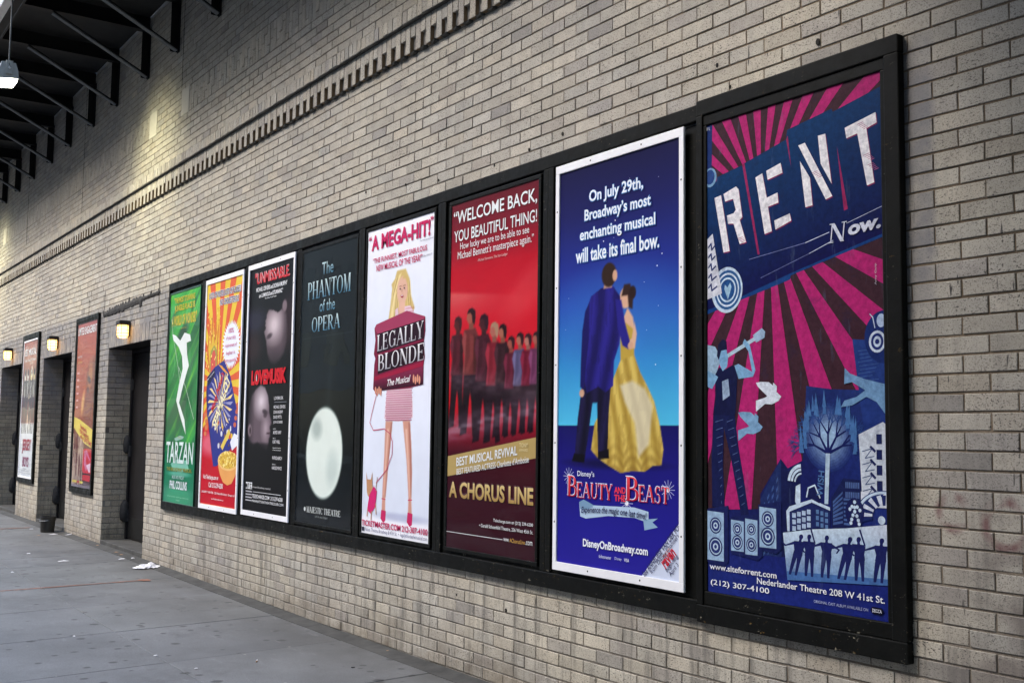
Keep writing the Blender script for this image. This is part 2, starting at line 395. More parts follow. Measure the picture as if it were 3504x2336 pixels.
# narrow cement strip where the pavement meets the wall
st = MB(); n = 60
for i in range(n):
    x0 = -26 + i * 28.0 / n; x1 = x0 + 28.0 / n
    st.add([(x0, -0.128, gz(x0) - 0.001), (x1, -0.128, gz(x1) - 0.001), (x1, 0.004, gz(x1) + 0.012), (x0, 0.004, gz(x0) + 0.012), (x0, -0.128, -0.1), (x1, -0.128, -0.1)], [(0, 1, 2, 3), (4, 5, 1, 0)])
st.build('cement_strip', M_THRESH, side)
kb = empty('kerb', (0, 0, 0)); tag(kb, kind='structure')
for i in range(24):
    x0 = -30.2 + i * 1.52
    k = MB(); k.box(x0 + .004, x0 + 1.516, -5.21, -5.055, -0.28, -0.006, 0.012); k.build('kerb_stone', M_THRESH, kb)
rd = MB(); rd.box(-125, 45, -14.5, -5.215, -0.29, -0.135); tag(rd.build('road', M_ASPH), kind='structure')

def gline(pts, wd, name):
    v = []; f = []; up = []; dn = []
    for (x, y) in pts:
        n = 1
        up.append((x + wd * random.uniform(.3, .7), y, gz(x) + 0.004)); dn.append((x - wd * random.uniform(.3, .7), y, gz(x) + 0.004))
    v = up + dn; k = len(pts)
    f = [(i, i + 1, k + i + 1, k + i) for i in range(k - 1)]
    return link(name, mesh_np(name, v, f), M_ORANGE, side)
def seg(p, q, n): return [(p[0] + (q[0] - p[0]) * i / n, p[1] + (q[1] - p[1]) * i / n) for i in range(n + 1)]
gline(seg((-10.20, -2.3), (-10.37, -0.42), 26), 0.035, 'orange_utility_mark')
gline(seg((-16.25, -1.5), (-16.43, -0.25), 16), 0.05, 'orange_utility_mark')
v = []; f = []
for i in range(14):
    a = 2 * math.pi * i / 14; r = random.uniform(0.6, 1.2)
    v.append((-10.365 + 0.075 * r * math.cos(a), -0.44 + 0.05 * r * math.sin(a), gz(-10.3) + 0.0065))
link('orange_paint_splash', mesh_np('orange_paint_splash', v, [tuple(range(14))]), M_ORANGE, side)

# ------------------------------------------------------------------ wall
PITX, PITZ, BASE = 0.2032, 0.0672, 0.0024
DOORS = [(-13.70, -11.99, 2.36), (-17.35, -15.58, 2.42), (-20.71, -18.93, 2.42)]
RECESS = 0.31
LINT = 0.2016
XMIN, XMAX, KMAX = -26.0, 1.6, 99
TOP = BASE + KMAX * PITZ
BLOCKS = [(-11.235, -10.985), (-12.36, -12.085), (-21.20, -20.93)]
PANELS = [(-10.985, XMAX), (-20.93, -12.36)]       # stretches of upright brickwork high on the wall
A0, A1 = BASE + 69 * PITZ, BASE + 73 * PITZ
wall = empty('brick_wall', (0, 0, 0))
tag(wall, 'long wall of pale speckled brick with a toothed brick band, poster cases and door recesses', 'wall')

def openings(z0, z1):
    """x intervals without plain stretcher bricks between z0 and z1"""
    o = []
    zc = (z0 + z1) / 2
    for a, b, t in DOORS:
        if zc < t + LINT - 0.01: o.append((a, b))
    if A0 < zc < A1:
        o += PANELS + BLOCKS
    return o

bricks = []          # (xc, zc, length, height) on the wall face
for k in range(KMAX):
    if 58 <= k < 63: continue
    z0 = BASE + k * PITZ; z1 = z0 + PITZ
    off = 0.0 if k % 2 == 1 else PITX / 2
    i0 = math.floor((XMIN + 2.380 - off) / PITX)
    x = -2.380 + off + i0 * PITX
    ops = openings(z0, z1)
    while x < XMAX:
        segs = [(x, x + PITX)]
        for a, b in ops:
            ns = []
            for s, e in segs:
                if e <= a or s >= b: ns.append((s, e))
                else:
                    if s < a: ns.append((s, a))
                    if e > b: ns.append((b, e))
            segs = ns
        for s, e in segs:
            if e - s > 0.03: bricks.append(((s + e) / 2, (z0 + z1) / 2, e - s, PITZ))
        x += PITX

BASECOL = np.array((0.490, 0.458, 0.400))
def tints(n):
    b = rng.normal(1.0, 0.075, n).clip(0.70, 1.17)
    warm = rng.normal(0, 0.013, n)
    c = BASECOL[None, :] * b[:, None]
    c[:, 0] *= 1 + warm; c[:, 2] *= 1 - warm * 1.4
    odd = rng.random(n)
    c[odd < 0.05] *= np.array((0.80, 0.80, 0.84))
    return c
JX, JZ = 0.0066, 0.0088
def brick_verts(xc, zc, L, Hh, r, jx=JX, jz=JZ, ch=0.0018, base_y=0.012):
    """12 verts of a chamfered brick face; r = 10 small jitters"""
    hx, hz = (L - jx) / 2, (Hh - jz) / 2
    y = r[0]
    def q(sx, sz, dx, dz, inset, yy, ty): return (xc + dx + sx * (hx - inset), yy + ty * sx, zc + dz + sz * (hz - inset))
    v = []
    for ring, (ins, yy) in enumerate(((0, base_y), (0, y + ch * 0.8), (ch, y))):
        for n_, (sx, sz) in enumerate(((-1, -1), (1, -1), (1, 1), (-1, 1))):
            dx = r[1 + n_] * (1 if ring else 1); dz = r[5 + n_]
            v.append(q(sx, sz, dx, dz, ins, yy, 0 if ring == 0 else r[9]))
    return v
BF = np.array([(0, 1, 5, 4), (1, 2, 6, 5), (2, 3, 7, 6), (3, 0, 4, 7), (4, 5, 9, 8), (5, 6, 10, 9), (6, 7, 11, 10), (7, 4, 8, 11), (8, 9, 10, 11)])
def jit(n):
    r = np.zeros((n, 10))
    r[:, 0] = -np.abs(rng.normal(0.0018, 0.001, n)); r[:, 1:5] = rng.normal(0, 0.0009, (n, 4)); r[:, 5:9] = rng.normal(0, 0.0007, (n, 4)); r[:, 9] = rng.normal(0, 0.0008, n)
    return r
def wobble(x, z):
    """slow unevenness of the coursing"""
    return 0.0022 * math.sin(x * 1.9 + z * 0.7) + 0.0016 * math.sin(x * 4.3 + z * 2.1)
def project(x, y, z):
    c = CM.T @ np.array([x, y + DIST, z - EYE])
    if c[2] < 0.05: return None
    return 1752 + FPX * c[0] / c[2], 1168 + FPX * c[1] / c[2]
def screen_area(x, z, L, Hh, y=0.0):
    ps = [project(x + sx * L / 2, y, z + sz * Hh / 2) for sx, sz in ((-1, -1), (1, -1), (1, 1), (-1, 1))]
    if any(p is None for p in ps): return 0
    cxx = sum(p[0] for p in ps) / 4; cyy = sum(p[1] for p in ps) / 4
    if not (-20 < cxx < 3520 and -20 < cyy < 2350): return 0
    a = 0
    for i in range(4):
        x0, y0 = ps[i]; x1, y1 = ps[(i + 1) % 4]; a += x0 * y1 - x1 * y0
    return abs(a) / 2
CASES = [(-11.30, -2.50, 0.60, 2.87), (-15.26, -14.13, 0.57, 2.83), (-18.78, -17.57, 0.55, 2.84)]
def behind_case(x, z, m=0.0):
    return any(a + m < x < b - m and c + m < z < d - m for a, b, c, d in CASES)
bricks = [b for b in bricks if not behind_case(b[0], b[1], 0.16)]
order = sorted(range(len(bricks)), key=lambda i: -screen_area(*bricks[i]) if (bricks[i][2] > 0.19 and not behind_case(bricks[i][0], bricks[i][1])) else 0)
single = set(order[:300])
tn = tints(len(bricks)); jj = jit(len(bricks))
V = []; C = []; cnt = 0
for i, (x, z, L, Hh) in enumerate(bricks):
    if i in single: continue
    V += brick_verts(x, z + wobble(x, z), L, Hh, jj[i]); C += [tn[i]] * 12; cnt += 1

# door jambs: bricks on faces turned 90 degrees
for a, b, t in DOORS:
    for side_x, sgn in ((a, 1), (b, -1)):
        k = 1
        while BASE + (k + 1) * PITZ <= t + 0.005:
            z = BASE + (k + 0.5) * PITZ
            cuts = [0.0, 0.10, RECESS] if k % 2 else [0.0, 0.20, RECESS]
            for y0, y1 in zip(cuts[:-1], cuts[1:]):
                r = jit(1)[0]; tt = tints(1)[0] * np.array((1.02, 0.93, 0.82))
                vs = brick_verts((y0 + y1) / 2, z, y1 - y0, PITZ, r)
                vs = [(side_x - sgn * yy, xx, zz) for (xx, yy, zz) in vs]
                V += vs; C += [tt] * 12; cnt += 1
            k += 1
F = (BF[None] + (np.arange(cnt) * 12)[:, None, None]).reshape(-1, 4)
link('brickwork', mesh_np('brickwork', V, F, np.array(C)), M_BRICK, wall, kind='stuff')
# the 300 bricks nearest the lens, each its own object
variants = []
tv = tints(28); jv = jit(28)
for i in range(28):
    variants.append(mesh_np('brick', brick_verts(0, 0, PITX, PITZ, jv[i]), BF, np.tile(tv[i], (12, 1))))
    variants[-1].materials.append(M_BRICK)
for i in sorted(single):
    x, z, L, Hh = bricks[i]
    link('brick', random.choice(variants), None, wall, (x, 0, z + wobble(x, z)))

# mortar bed behind the bricks, following the openings
mo = MB()
def mslab(x0, x1, z0, z1): mo.box(x0, x1, 0.0026, 0.045, z0, z1)
xs_edges = [XMIN]
for a, b, t in sorted(DOORS): xs_edges += [a, b]
xs_edges += [XMAX]
for i in range(0, len(xs_edges), 2): mslab(xs_edges[i], xs_edges[i + 1], -0.25, TOP)
for a, b, t in DOORS: mslab(a, b, t + 0.002, TOP)
for a, b, t in DOORS:
    for sx, sgn in ((a, 1), (b, -1)):
        x0, x1 = (sx - 0.05, sx - 0.0026) if sgn > 0 else (sx + 0.0026, sx + 0.05)
        mo.box(x0, x1, 0.0475, RECESS + 0.1, -0.2, t + 0.1)
mo.build('mortar_bed', M_MORTAR, wall)
# body of the building behind, and its roof line
bd = MB(); bd.box(XMIN, XMAX, 0.52, 6.0, -0.25, TOP + 0.05); bd.build('backing_wall', M_MORTAR, wall)
cp = MB(); cp.box(XMIN, XMAX, -0.08, 0.6, TOP + 0.055, TOP + 0.20, 0.01); cp.build('coping', M_STONE, wall)

# lintels of upright bricks over the doors
sold_cand = []
for a, b, t in DOORS:
    n = int(round((b - a) / PITZ)); pw = (b - a) / n
    for i in range(n): sold_cand.append((a + (i + 0.5) * pw, t + 0.004 + LINT / 2 - 0.002, pw, LINT, 0.0))
# toothed band: long bricks stand 27 mm proud with a short brick between each pair; a ledge course above
Z0 = BASE + 58 * PITZ
dent = []
x = XMIN + 0.03; i = 0
while x < XMAX - 0.15:
    dent.append(x + PITZ / 2)
    sold_cand.append((x + PITZ * 1.5, Z0 + 0.2016 - 0.049, PITZ, 0.098, -0.027))
    x += 2 * PITZ
x = XMIN + 0.03
while x < XMAX - 0.1:
    sold_cand.append((x + PITZ / 2, Z0 + 0.2016 + 0.048, PITZ, 0.094 + random.uniform(-0.006, 0.006), -0.058))
    x += PITZ
for a, b in PANELS:
    x = a + PITZ / 2; i = 0
    while x < b:
        zlo = A0 + 0.004; ph = [0.20, 0.07, 0.135][i % 3] + random.uniform(-0.02, 0.02)
        cuts = [zlo]
        c = zlo + ph
        while c < A1 - 0.03: cuts.append(c); c += 0.2016
        cuts.append(A1 - 0.002)
        for q0, q1 in zip(cuts[:-1], cuts[1:]):
            if q1 - q0 > 0.025: sold_cand.append((x, (q0 + q1) / 2, PITZ, q1 - q0, 0.001))
        x += PITZ; i += 1
def upright(x, z, L, Hh, y, depth=0.06):
    r = jit(1)[0]
    vs = brick_verts(0, 0, L, Hh, r, 0.0055, 0.005, 0.002, depth)
    return [(xx + x, yy + y, zz + z) for xx, yy, zz in vs]
so_order = sorted(range(len(sold_cand)), key=lambda i: -screen_area(*sold_cand[i][:4]))
so_single = set(so_order[:300])
V = []; C = []; cnt = 0
for i, (x, z, L, Hh, y) in enumerate(sold_cand):
    dpt = 0.03 if y > -0.001 else (0.028 if y > -0.04 else 0.075)
    if y > 0.0005: dpt = 0.012
    vs = upright(x, z, L, Hh, y, dpt); tt = tints(1)[0]
    if i in so_single:
        loc = (x, y, z); vs = [(a - x, b - y, c - z) for a, b, c in vs]
        link('upright_brick', mesh_np('upright_brick', vs, BF, np.tile(tt, (12, 1))), M_BRICK, wall, loc)
    else:
        V += vs; C += [tt] * 12; cnt += 1
F = (BF[None] + (np.arange(cnt) * 12)[:, None, None]).reshape(-1, 4)
link('upright_brickwork', mesh_np('upright_brickwork', V, F, np.array(C)), M_BRICK, wall, kind='stuff')
# long teeth, shared meshes: glazed face and unglazed brown flanks
teeth = []
for i in range(8):
    r = jit(1)[0]; tt = tints(1)[0]
    me = mesh_np('tooth_brick', brick_verts(0, 0, PITZ, 0.2016, r, 0.0062, 0.006, 0.003, 0.05), BF, np.tile(tt, (12, 1)))
    me.materials.append(M_BRICK); me.materials.append(M_SIDEB)
    for k in (0, 1, 2, 3): me.polygons[k].material_index = 1
    teeth.append(me)
chip = MB()
chip.add([(-0.045, 0.0, 0.004), (0.036, 0.0, 0.006), (0.030, -0.034, 0.0), (-0.050, -0.026, -0.002), (-0.03, 0, -0.014), (0.028, 0, -0.012), (0.022, -0.028, -0.010), (-0.034, -0.020, -0.012)],
         [(0, 3, 2, 1), (4, 5, 6, 7), (0, 1, 5, 4), (1, 2, 6, 5), (2, 3, 7, 6), (3, 0, 4, 7)])
chm = bpy.data.meshes.new('slate_chip'); chm.from_pydata(chip.v, [], chip.f); chm.materials.append(M_SLATE)
for i, x in enumerate(dent):
    link('tooth_brick', teeth[i % 8], None, wall, (x, -0.027, Z0 + 0.1008))
    if i % 1 == 0: link('slate_chip', chm, None, wall, (x + PITZ, -0.001, Z0 + 0.004 + random.uniform(-0.004, 0.002)), (0, random.uniform(-.06, .06), random.uniform(-.15, .15)))
# recess strip behind the teeth, ledge soffit and the mortar wash on top
lg = MB()
lg.box(XMIN, XMAX, -0.0008, 0.006, Z0, Z0 + 5 * PITZ - 0.02)
lg.build('recessed_strip', M_DIRT, wall)
lg = MB(); lg.box(XMIN, XMAX, -0.053, 0.0, Z0 + 0.2016 - 0.0035, Z0 + 0.2016 + 0.0015); lg.build('ledge_soffit', M_SLATE, wall)
v = []; f = []; n = 420
for i in range(n + 1):
    x = XMIN + (XMAX - XMIN) * i / n; j = random.uniform(-0.010, 0.006)
    v += [(x, -0.052, Z0 + 0.2016 + 0.088 + j * .4), (x, -0.030, Z0 + 0.2016 + 0.106 + j), (x, 0.004, Z0 + 5 * PITZ + 0.004 + random.uniform(-.003, .003))]
for i in range(n):
    f += [(3 * i, 3 * i + 3, 3 * i + 4, 3 * i + 1), (3 * i + 1, 3 * i + 4, 3 * i + 5, 3 * i + 2)]
link('mortar_wash', mesh_np('mortar_wash', v, f), M_DIRT, wall)
# pale stone blocks that end the upright panels, dark groove below each panel
for a, b in BLOCKS:
    sb = MB(); sb.box(a + 0.004, b - 0.004, -0.004, 0.03, A0 - 0.002, A1 + 0.012, 0.004); sb.build('stone_block', M_STONE, wall)
# drill holes, rusty screws and broken plugs left in the brick face
def hole(x, z, r, mat=M_HOLE, nm='drill_hole', out=0.004):
    r *= .62
    m_ = MB(); m_.lathe([(r * 1.05, 0), (r, out)], 9, Matrix.Translation((x, -0.0015, z)) @ Matrix.Rotation(math.pi / 2, 4, 'X') @ Matrix.Diagonal((1, random.uniform(1.1, 1.6), 1, 1)))
    m_.build(nm, mat, wall)
for x, z, r in ((-6.93, 3.08, .013), (-6.35, 3.03, .010), (-5.92, 2.98, .012), (-5.28, 2.95, .010), (-4.93, 2.97, .012), (-4.62, 2.99, .013), (-3.47, 3.05, .012), (-3.39, 2.93, .010),
                (-9.65, 2.97, .012), (-10.35, 2.95, .011), (-7.55, 2.98, .011), (-2.90, 2.99, .016), (-8.35, 3.04, .011), (-11.2, 2.76, .01), (-1.98, .50, .016), (-5.1, .42, .012), (-5.62, .44, .008)):
    hole(x, z, r)
hole(-2.06, .83, .017, M_DIRT, 'mortar_dab', 0.006)
# ragged line of tar above the nearest door
n = 90; v = []; f = []
for i in range(n + 1):
    t = i / n; x = -14.0 + 2.30 * t; zc = 2.79 + 0.062 * t
    hh = 0.045 * (0.55 + 0.6 * math.sin(math.pi * min(1, t * 1.3)) ** 0.6)
    up = zc + hh * random.uniform(0.55, 1.25) + (0.03 if i % 11 == 0 else 0); dn = zc - hh * random.uniform(0.6, 1.1) - (0.05 if 60 < i < 64 else 0)
    v += [(x, 0.0, up), (x, -0.010, up - 0.008), (x, -0.014 - random.uniform(0, .006), (up + dn) / 2), (x, -0.010, dn + 0.006), (x, 0.0, dn)]
for i in range(n):
    for k in range(4): f.append((5 * i + k, 5 * i + k + 1, 5 * i + 6 + k, 5 * i + 5 + k))
link('tar_patch', mesh_np('tar_patch', v, f), M_TAR, wall)
# hairline control joints
for x, z0, z1 in ((-11.24, 4.95, 6.4), (-15.4, 4.3, 6.4), (-11.75, 1.5, 3.1), (-14.75, 2.85, 3.05), (-13.98, 2.85, 3.05), (-19.1, 4.3, 6.4)):
    cj = MB(); cj.box(x - 0.003, x + 0.003, -0.0045, 0.003, z0, z1); cj.build('control_joint', M_SLATE, wall)

# ------------------------------------------------------------------ doors
def door(a, b, t, label):
    d = empty('fire_door', ((a + b) / 2, RECESS, 0.08))
    tag(d, label, 'door', 'dark doors set back in the brick wall')
    W_ = b - a; h = t - 0.08
    m_ = MB()
    m_.box(-W_ / 2, -W_ / 2 + .05, -.035, .05, 0, h, .004); m_.box(W_ / 2 - .05, W_ / 2, -.035, .05, 0, h, .004); m_.box(-W_ / 2 + .051, W_ / 2 - .051, -.035, .05, h - .05, h, .004)
    m_.build('door_frame', M_DOOR, d)
    for s in (-1, 1):
        x0, x1 = (-W_ / 2 + .055, -.004) if s < 0 else (.004, W_ / 2 - .055)
        l = MB(); l.box(x0, x1, -.012, .03, .012, h - .055, .004); lf = l.build('door_leaf', M_DOOR, d)
        k = MB(); k.box(x0 + .02, x1 - .02, -.016, -.0125, .03, .26, .001); k.build('kick_plate', M_STEEL, lf)
        for zz in (.28, 1.05, 1.85):
            hx = x0 + .005 if s < 0 else x1 - .005
            hg = MB(); hg.lathe([(.014, -.07), (.018, -.065), (.018, .065), (.014, .07)], 10, Matrix.Translation((hx, -.028, zz))); hg.box(hx - .03, hx + .03, -.022, -.014, zz - .06, zz + .06); hg.build('hinge', M_TAR, lf)
    # swollen, sooty pivot covers on the left jamb
    for zz, r in ((1.13, .085), (.33, .10)):
        p = MB(); nn = 10
        prof = [(0.02, -r * 1.3), (r * .55, -r), (r * .62, 0), (r * .5, r * .9), (0.02, r * 1.35)]
        p.lathe(prof, 10, Matrix.Translation((-W_ / 2 + .02, -.045, zz)))
        p.build('pivot_cover', M_TAR, d, smooth=True)
    s = MB(); s.box(-W_ / 2 + .001, W_ / 2 - .001, -RECESS - 0.004, 0.3, -.0795 - .2, 0, .006); s.build('threshold', M_THRESH, d)
    s = MB(); s.box(-W_ / 2 - .04, W_ / 2 + .04, -RECESS + 0.002, 0.3, h + .001, h + .0055, 0); s.build('steel_lintel', M_STEEL, d)
    s = MB(); s.box(-W_ / 2, W_ / 2, 0.051, 0.055, 0, h); s.build('door_backing', M_STEEL, d)
door(*DOORS[0], 'dark double door in the recess just left of the green poster')
door(*DOORS[1], 'dark double door in the recess behind the small black bucket')
door(*DOORS[2], 'dark double door in the recess at the far left, half hidden by a poster case')

# ------------------------------------------------------------------ lanterns over the doors
def lantern():
    L = empty('wall_lantern')
    m_ = MB(); m_.box(-.055, .055, -.022, 0, -.10, .10, .005); m_.build('back_plate', M_HOOD, L)
    m_ = MB(); m_.box(-.098, .098, -.165, -.0225, .052, .105, .008); m_.box(-.105, .105, -.172, -.0225, .046, .0515, .002); m_.build('hood', M_HOOD, L)
    g = MB(); Mx = Matrix.Translation((0, -.092, -.072)) @ Matrix.Diagonal((1.18, 1, 1, 1))
    g.lathe([(.050, -.052), (.064, -.045), (.072, -.01), (.072, .112)], 20, Mx); g.build('glass_shade', M_LAMP, L, smooth=True)
    c = MB()
    for zz in (-.035, .01, .055, .10):
        pts = [(1.18 * .0755 * math.cos(a), -.092 + .0755 * math.sin(a), -.072 + zz) for a in [2 * math.pi * i / 24 for i in range(25)]]
        c.tube(pts, .0035, 5)
    for a in (-2.6, -1.95, -1.2, -.55, .6, 2.5):
        x, y = 1.18 * .0755 * math.cos(a), -.092 + .0755 * math.sin(a)
        c.tube([(x, y, .044), (x, y, -.118), (x * .75, -.092 + (y + .092) * .75, -.128)], .0035, 5)
    c.build('guard_bars', M_HOOD, L)
    return L
def copy_tree(o, parent=None):
    c = o.copy(); COL.objects.link(c)
    if parent: c.parent = parent
    for ch in o.children: copy_tree(ch, c)
    return c
GL = 'lit caged lanterns over the doors'
L0 = lantern(); L0.scale = (.82, .82, .86); L0.location = (-12.83, -.002, 2.535)
tag(L0, 'lit caged lantern over the door beside the green poster, nearest of the three', 'wall lamp', GL)
L1 = copy_tree(L0); L1.location = (-16.46, -.002, 2.60); L1['label'] = 'lit caged lantern between the white-bottomed poster and the orange poster'
L2 = copy_tree(L0); L2.location = (-19.80, -.002, 2.625); L2['label'] = 'lit caged lantern at the far left edge, leftmost of the three'

# ------------------------------------------------------------------ steel fire escape deck on brackets
deck = empty('fire_escape_deck', (0, 0, 0))
tag(deck, 'black steel fire escape deck carried on triangular brackets along the wall', 'fire escape')
BX = [-24.75, -23.5, -22.3, -21.05, -19.87, -18.69, -17.40, -16.21, -14.92, -13.78, -12.48, -11.40, -10.13, -8.93, -7.7, -6.45, -5.2, -3.95, -2.7, -1.45, -0.2, 1.05]
ZB, ZS = 5.37, 5.93
for x in BX:
    b_ = empty('bracket', (x, 0, 0), deck)
    m_ = MB(); m_.box(-.035, .035, -.012, -.004, ZB, ZS + .02); m_.box(-.035, -.027, -.085, -.0125, ZB + .01, ZS + .02); m_.build('wall_leg', M_STEEL, b_)
    m_ = MB(); m_.bar((0, -.03, ZB + .03), (0, -1.06, ZS - .02), .012, .085, 0, (1, 0, 0))
    m_.build('strut', M_STEEL, b_)
    m_ = MB(); m_.bar((.030, -.035, ZB + .006), (.030, -1.07, ZS - .045), .07, .010, 0, (0, 1, .5)); m_.build('lit_strut_flange', M_STEELE, b_)  # lighter grey stands in for light on the lower flange
    m_ = MB(); m_.box(-.045, .045, -1.36, -.01, ZS - .012, ZS); m_.box(-.006, .006, -1.36, -.01, ZS, ZS + .16); m_.build('cross_beam', M_STEEL, b_)
m_ = MB(); m_.box(XMIN + .3, XMAX, -1.36, -.012, ZS + .165, ZS + .20); m_.build('deck_plate', M_DECK, deck)
m_ = MB(); m_.box(XMIN + .3, XMAX, -1.385, -1.365, ZS - .03, ZS + .25); m_.box(XMIN + .3, XMAX, -1.47, -1.39, ZS - .03, ZS - .018); m_.build('edge_girder', M_STEEL, deck)
m_ = MB(); m_.box(XMIN + .3, XMAX, -1.56, -1.475, ZS - .03, ZS + .02, .003); m_.build('pale_lit_edge', M_GALV_LIT, deck)  # pale colour stands in for light on the girder flange
x = XMIN + .5; nb = 0
rail = MB()
while x < XMAX:
    rail.box(x - .006, x + .006, -1.60, -1.588, ZS - .02, ZS + 1.0); x += .115
rail.box(XMIN + .3, XMAX, -1.61, -1.58, ZS + 1.0, ZS + 1.04); rail.box(XMIN + .3, XMAX, -1.605, -1.58, ZS + .5, ZS + .52)
rail.build('railing_bars', M_STEELE, deck, kind='stuff')

# ------------------------------------------------------------------ floodlights hanging below the deck edge
def floodlight():
    r = empty('floodlight')
    m_ = MB(); m_.tube([(0.14, 0, .0), (0.14, 0, 1.19)], .016, 8); m_.build('hanger_rod', M_STEELE, r)
    m_ = MB()
    prof = [(-.13, .015), (.11, .015), (.16, -.12), (.17, -.25), (-.17, -.29), (-.17, -.12)]
    # tapered housing, wider at the lamp face
    v = []
    for xx, k in ((-.27, 1), (.20, 1)):
        for y, z in prof: v.append((xx, y, z))
    n_ = len(prof)
    fs = [tuple(range(n_))[::-1], tuple(range(n_, 2 * n_))] + [(i, (i + 1) % n_, n_ + (i + 1) % n_, n_ + i) for i in range(n_)]
    m_.add(v, fs); m_.build('housing', M_HOUSE, r)
    m_ = MB(); m_.box(.205, .225, -.06, .06, -.20, .03, .003); m_.box(-.295, -.275, -.06, .06, -.20, .03, .003); m_.box(-.295, .225, -.06, .06, .032, .04, .002); m_.build('yoke', M_HOUSE, r)
    m_ = MB(); m_.lathe([(.022, 0), (.022, .02)], 12, Matrix.Translation((.226, 0, -.09)) @ Matrix.Rotation(math.pi / 2, 4, 'Y')); m_.build('yoke_bolt', M_GALV_LIT, r)
    m_ = MB(); m_.tube([(.15, 0, .06), (.20, -.03, .02), (.27, -.02, -.02), (.28, 0, -.07), (.24, .02, -.08)], .006, 6); m_.build('cable', M_STEELE, r)
    m_ = MB(); v = [(-.25, -.15, -.291), (.18, -.15, -.291 + .0), (.18, .15, -.258), (-.25, .15, -.258), (-.25, -.14, -.35), (.18, -.14, -.35), (.18, .145, -.31), (-.25, .145, -.31)]
    m_.add(v, [(0, 1, 2, 3), (4, 7, 6, 5), (0, 4, 5, 1), (1, 5, 6, 2), (2, 6, 7, 3), (3, 7, 4, 0)]); m_.build('lens', M_FLOOD, r)
    return r
F0 = floodlight(); F0.location = (-12.37, -1.50, 5.19); F0.scale = (.56, .56, .60)
tag(F0, 'grey floodlight hanging lit on a rod below the deck edge', 'floodlight', 'floodlights under the deck edge')
F1 = copy_tree(F0); F1.location = (-21.1, -1.50, 5.26); F1['label'] = 'second lit floodlight under the deck further down the street'
for fx in (-12.1, -21.3):
    ld = bpy.data.lights.new('flood_beam', 'SPOT'); ld.energy = 34; ld.spot_size = math.radians(84); ld.spot_blend = 1.0; ld.color = (1.0, .95, .60); ld.shadow_soft_size = .3
    lo = bpy.data.objects.new('flood_beam', ld); COL.objects.link(lo); lo.location = (fx - .1, -1.45, 4.88)
    lo.rotation_euler = (Vector((fx - .1, -1.45, 4.88)) - Vector((fx, 0.0, 4.15))).to_track_quat('Z', 'Y').to_euler()

# ------------------------------------------------------------------ unseen canopy added for shade, and the far side of the street
mq = empty('shade_canopy', (2.2, 0, 3.77)); tag(mq, 'unseen dark canopy added to shade the wall right of the posters', 'shade_canopy')
m_ = MB(); m_.box(-5.0, 4, -5.6, -.09, .02, .85, .02); m_.build('shade_canopy_body', M_STEEL, mq)  # added body that keeps daylight off the upper right wall
m_ = MB(); m_.box(-4.9, 3.9, -5.5, -.10, -.02, .018, .0); m_.build('soffit', M_DECK, mq)
M_FAC = [simple('brown_facade', (0.26, 0.19, 0.15), 0.9, 0, 0.15, 1.5), simple('grey_facade', (0.30, 0.29, 0.27), 0.9, 0, 0.15, 1.5), simple('red_facade', (0.24, 0.13, 0.10), 0.9, 0, 0.15, 1.5)]
M_WIN = simple('dark_window_glass', (0.02, 0.024, 0.028), 0.12, 0, 0.2, 2, bmp=0)
xx = -122.0
sw2 = MB(); sw2.box(-125, 45, -19.0, -14.505, -.29, -.01, .01); tag(sw2.build('far_pavement', M_THRESH), kind='structure')
FLB = [c_ + ' building across the street, ' + p_ for c_, p_ in (('wide brown brick', 'furthest to the left'), ('grey stone', 'second from the left end'), ('red brick', 'third from the left end'), ('low brown', 'fourth from the left end'), ('grey stone', 'fifth from the left end'), ('low red brick', 'facing the far doors'), ('brown brick', 'facing the green poster'), ('tall grey stone', 'facing the posters'), ('red brick', 'facing the wall right of the posters'), ('brown brick', 'furthest to the right'))]
for i in range(10):
    wd = (22, 17, 15, 16, 14, 15, 14, 13, 15, 18)[i]; hh = (24, 19, 26, 17, 22, 15, 20, 24, 19, 22)[i]
    bb = empty('street_building', (xx + wd / 2, -19.0, 0)); tag(bb, FLB[i], 'building', 'buildings across the street')
    m_ = MB(); m_.box(-wd / 2 + .02, wd / 2 - .02, -12, 0, -.3, hh); m_.box(-wd / 2 - .01, wd / 2 + .01, -12, .35, hh, hh + .6, .03); m_.build('facade', M_FAC[i % 3], bb)
    nw = int(wd / 2.4); wm = MB()
    m0 = MB(); m0.box(-.55, .55, .005, .03, 0, 1.7); wme = None
    for r_ in range(int((hh - 4.5) / 3.3)):
        for c_ in range(nw):
            wx = -wd / 2 + (c_ + .5) * wd / nw; wz = 4.6 + r_ * 3.3
            if wme is None: wo = m0.build('window', M_WIN, bb); wme = wo.data; wo.location = (wx, 0, wz)
            else: link('window', wme, None, bb, (wx, 0, wz))
    m_ = MB(); m_.box(-wd / 2 + .8, wd / 2 - .8, .005, .06, .3, 3.4, .01); m_.build('shop_front', M_WIN, bb)
    xx += wd

# ------------------------------------------------------------------ printing helpers
PW, PH = 0.95, 2.08
_tc = {}
def text_geo(body, bold=0.0, res=3):
    key = (body, bold, res)
    if key in _tc: return _tc[key]
    c = bpy.data.curves.new('lettering', 'FONT'); c.body = body; c.resolution_u = res; c.offset = bold
    o = bpy.data.objects.new('lettering', c); COL.objects.link(o); bpy.context.view_layer.update()
    me = o.to_mesh()
    v = [(p.co.x, p.co.y) for p in me.vertices]; f = [tuple(p.vertices) for p in me.polygons]
    o.to_mesh_clear(); bpy.data.objects.remove(o); bpy.data.curves.remove(c)
    _tc[key] = (v, f); return _tc[key]

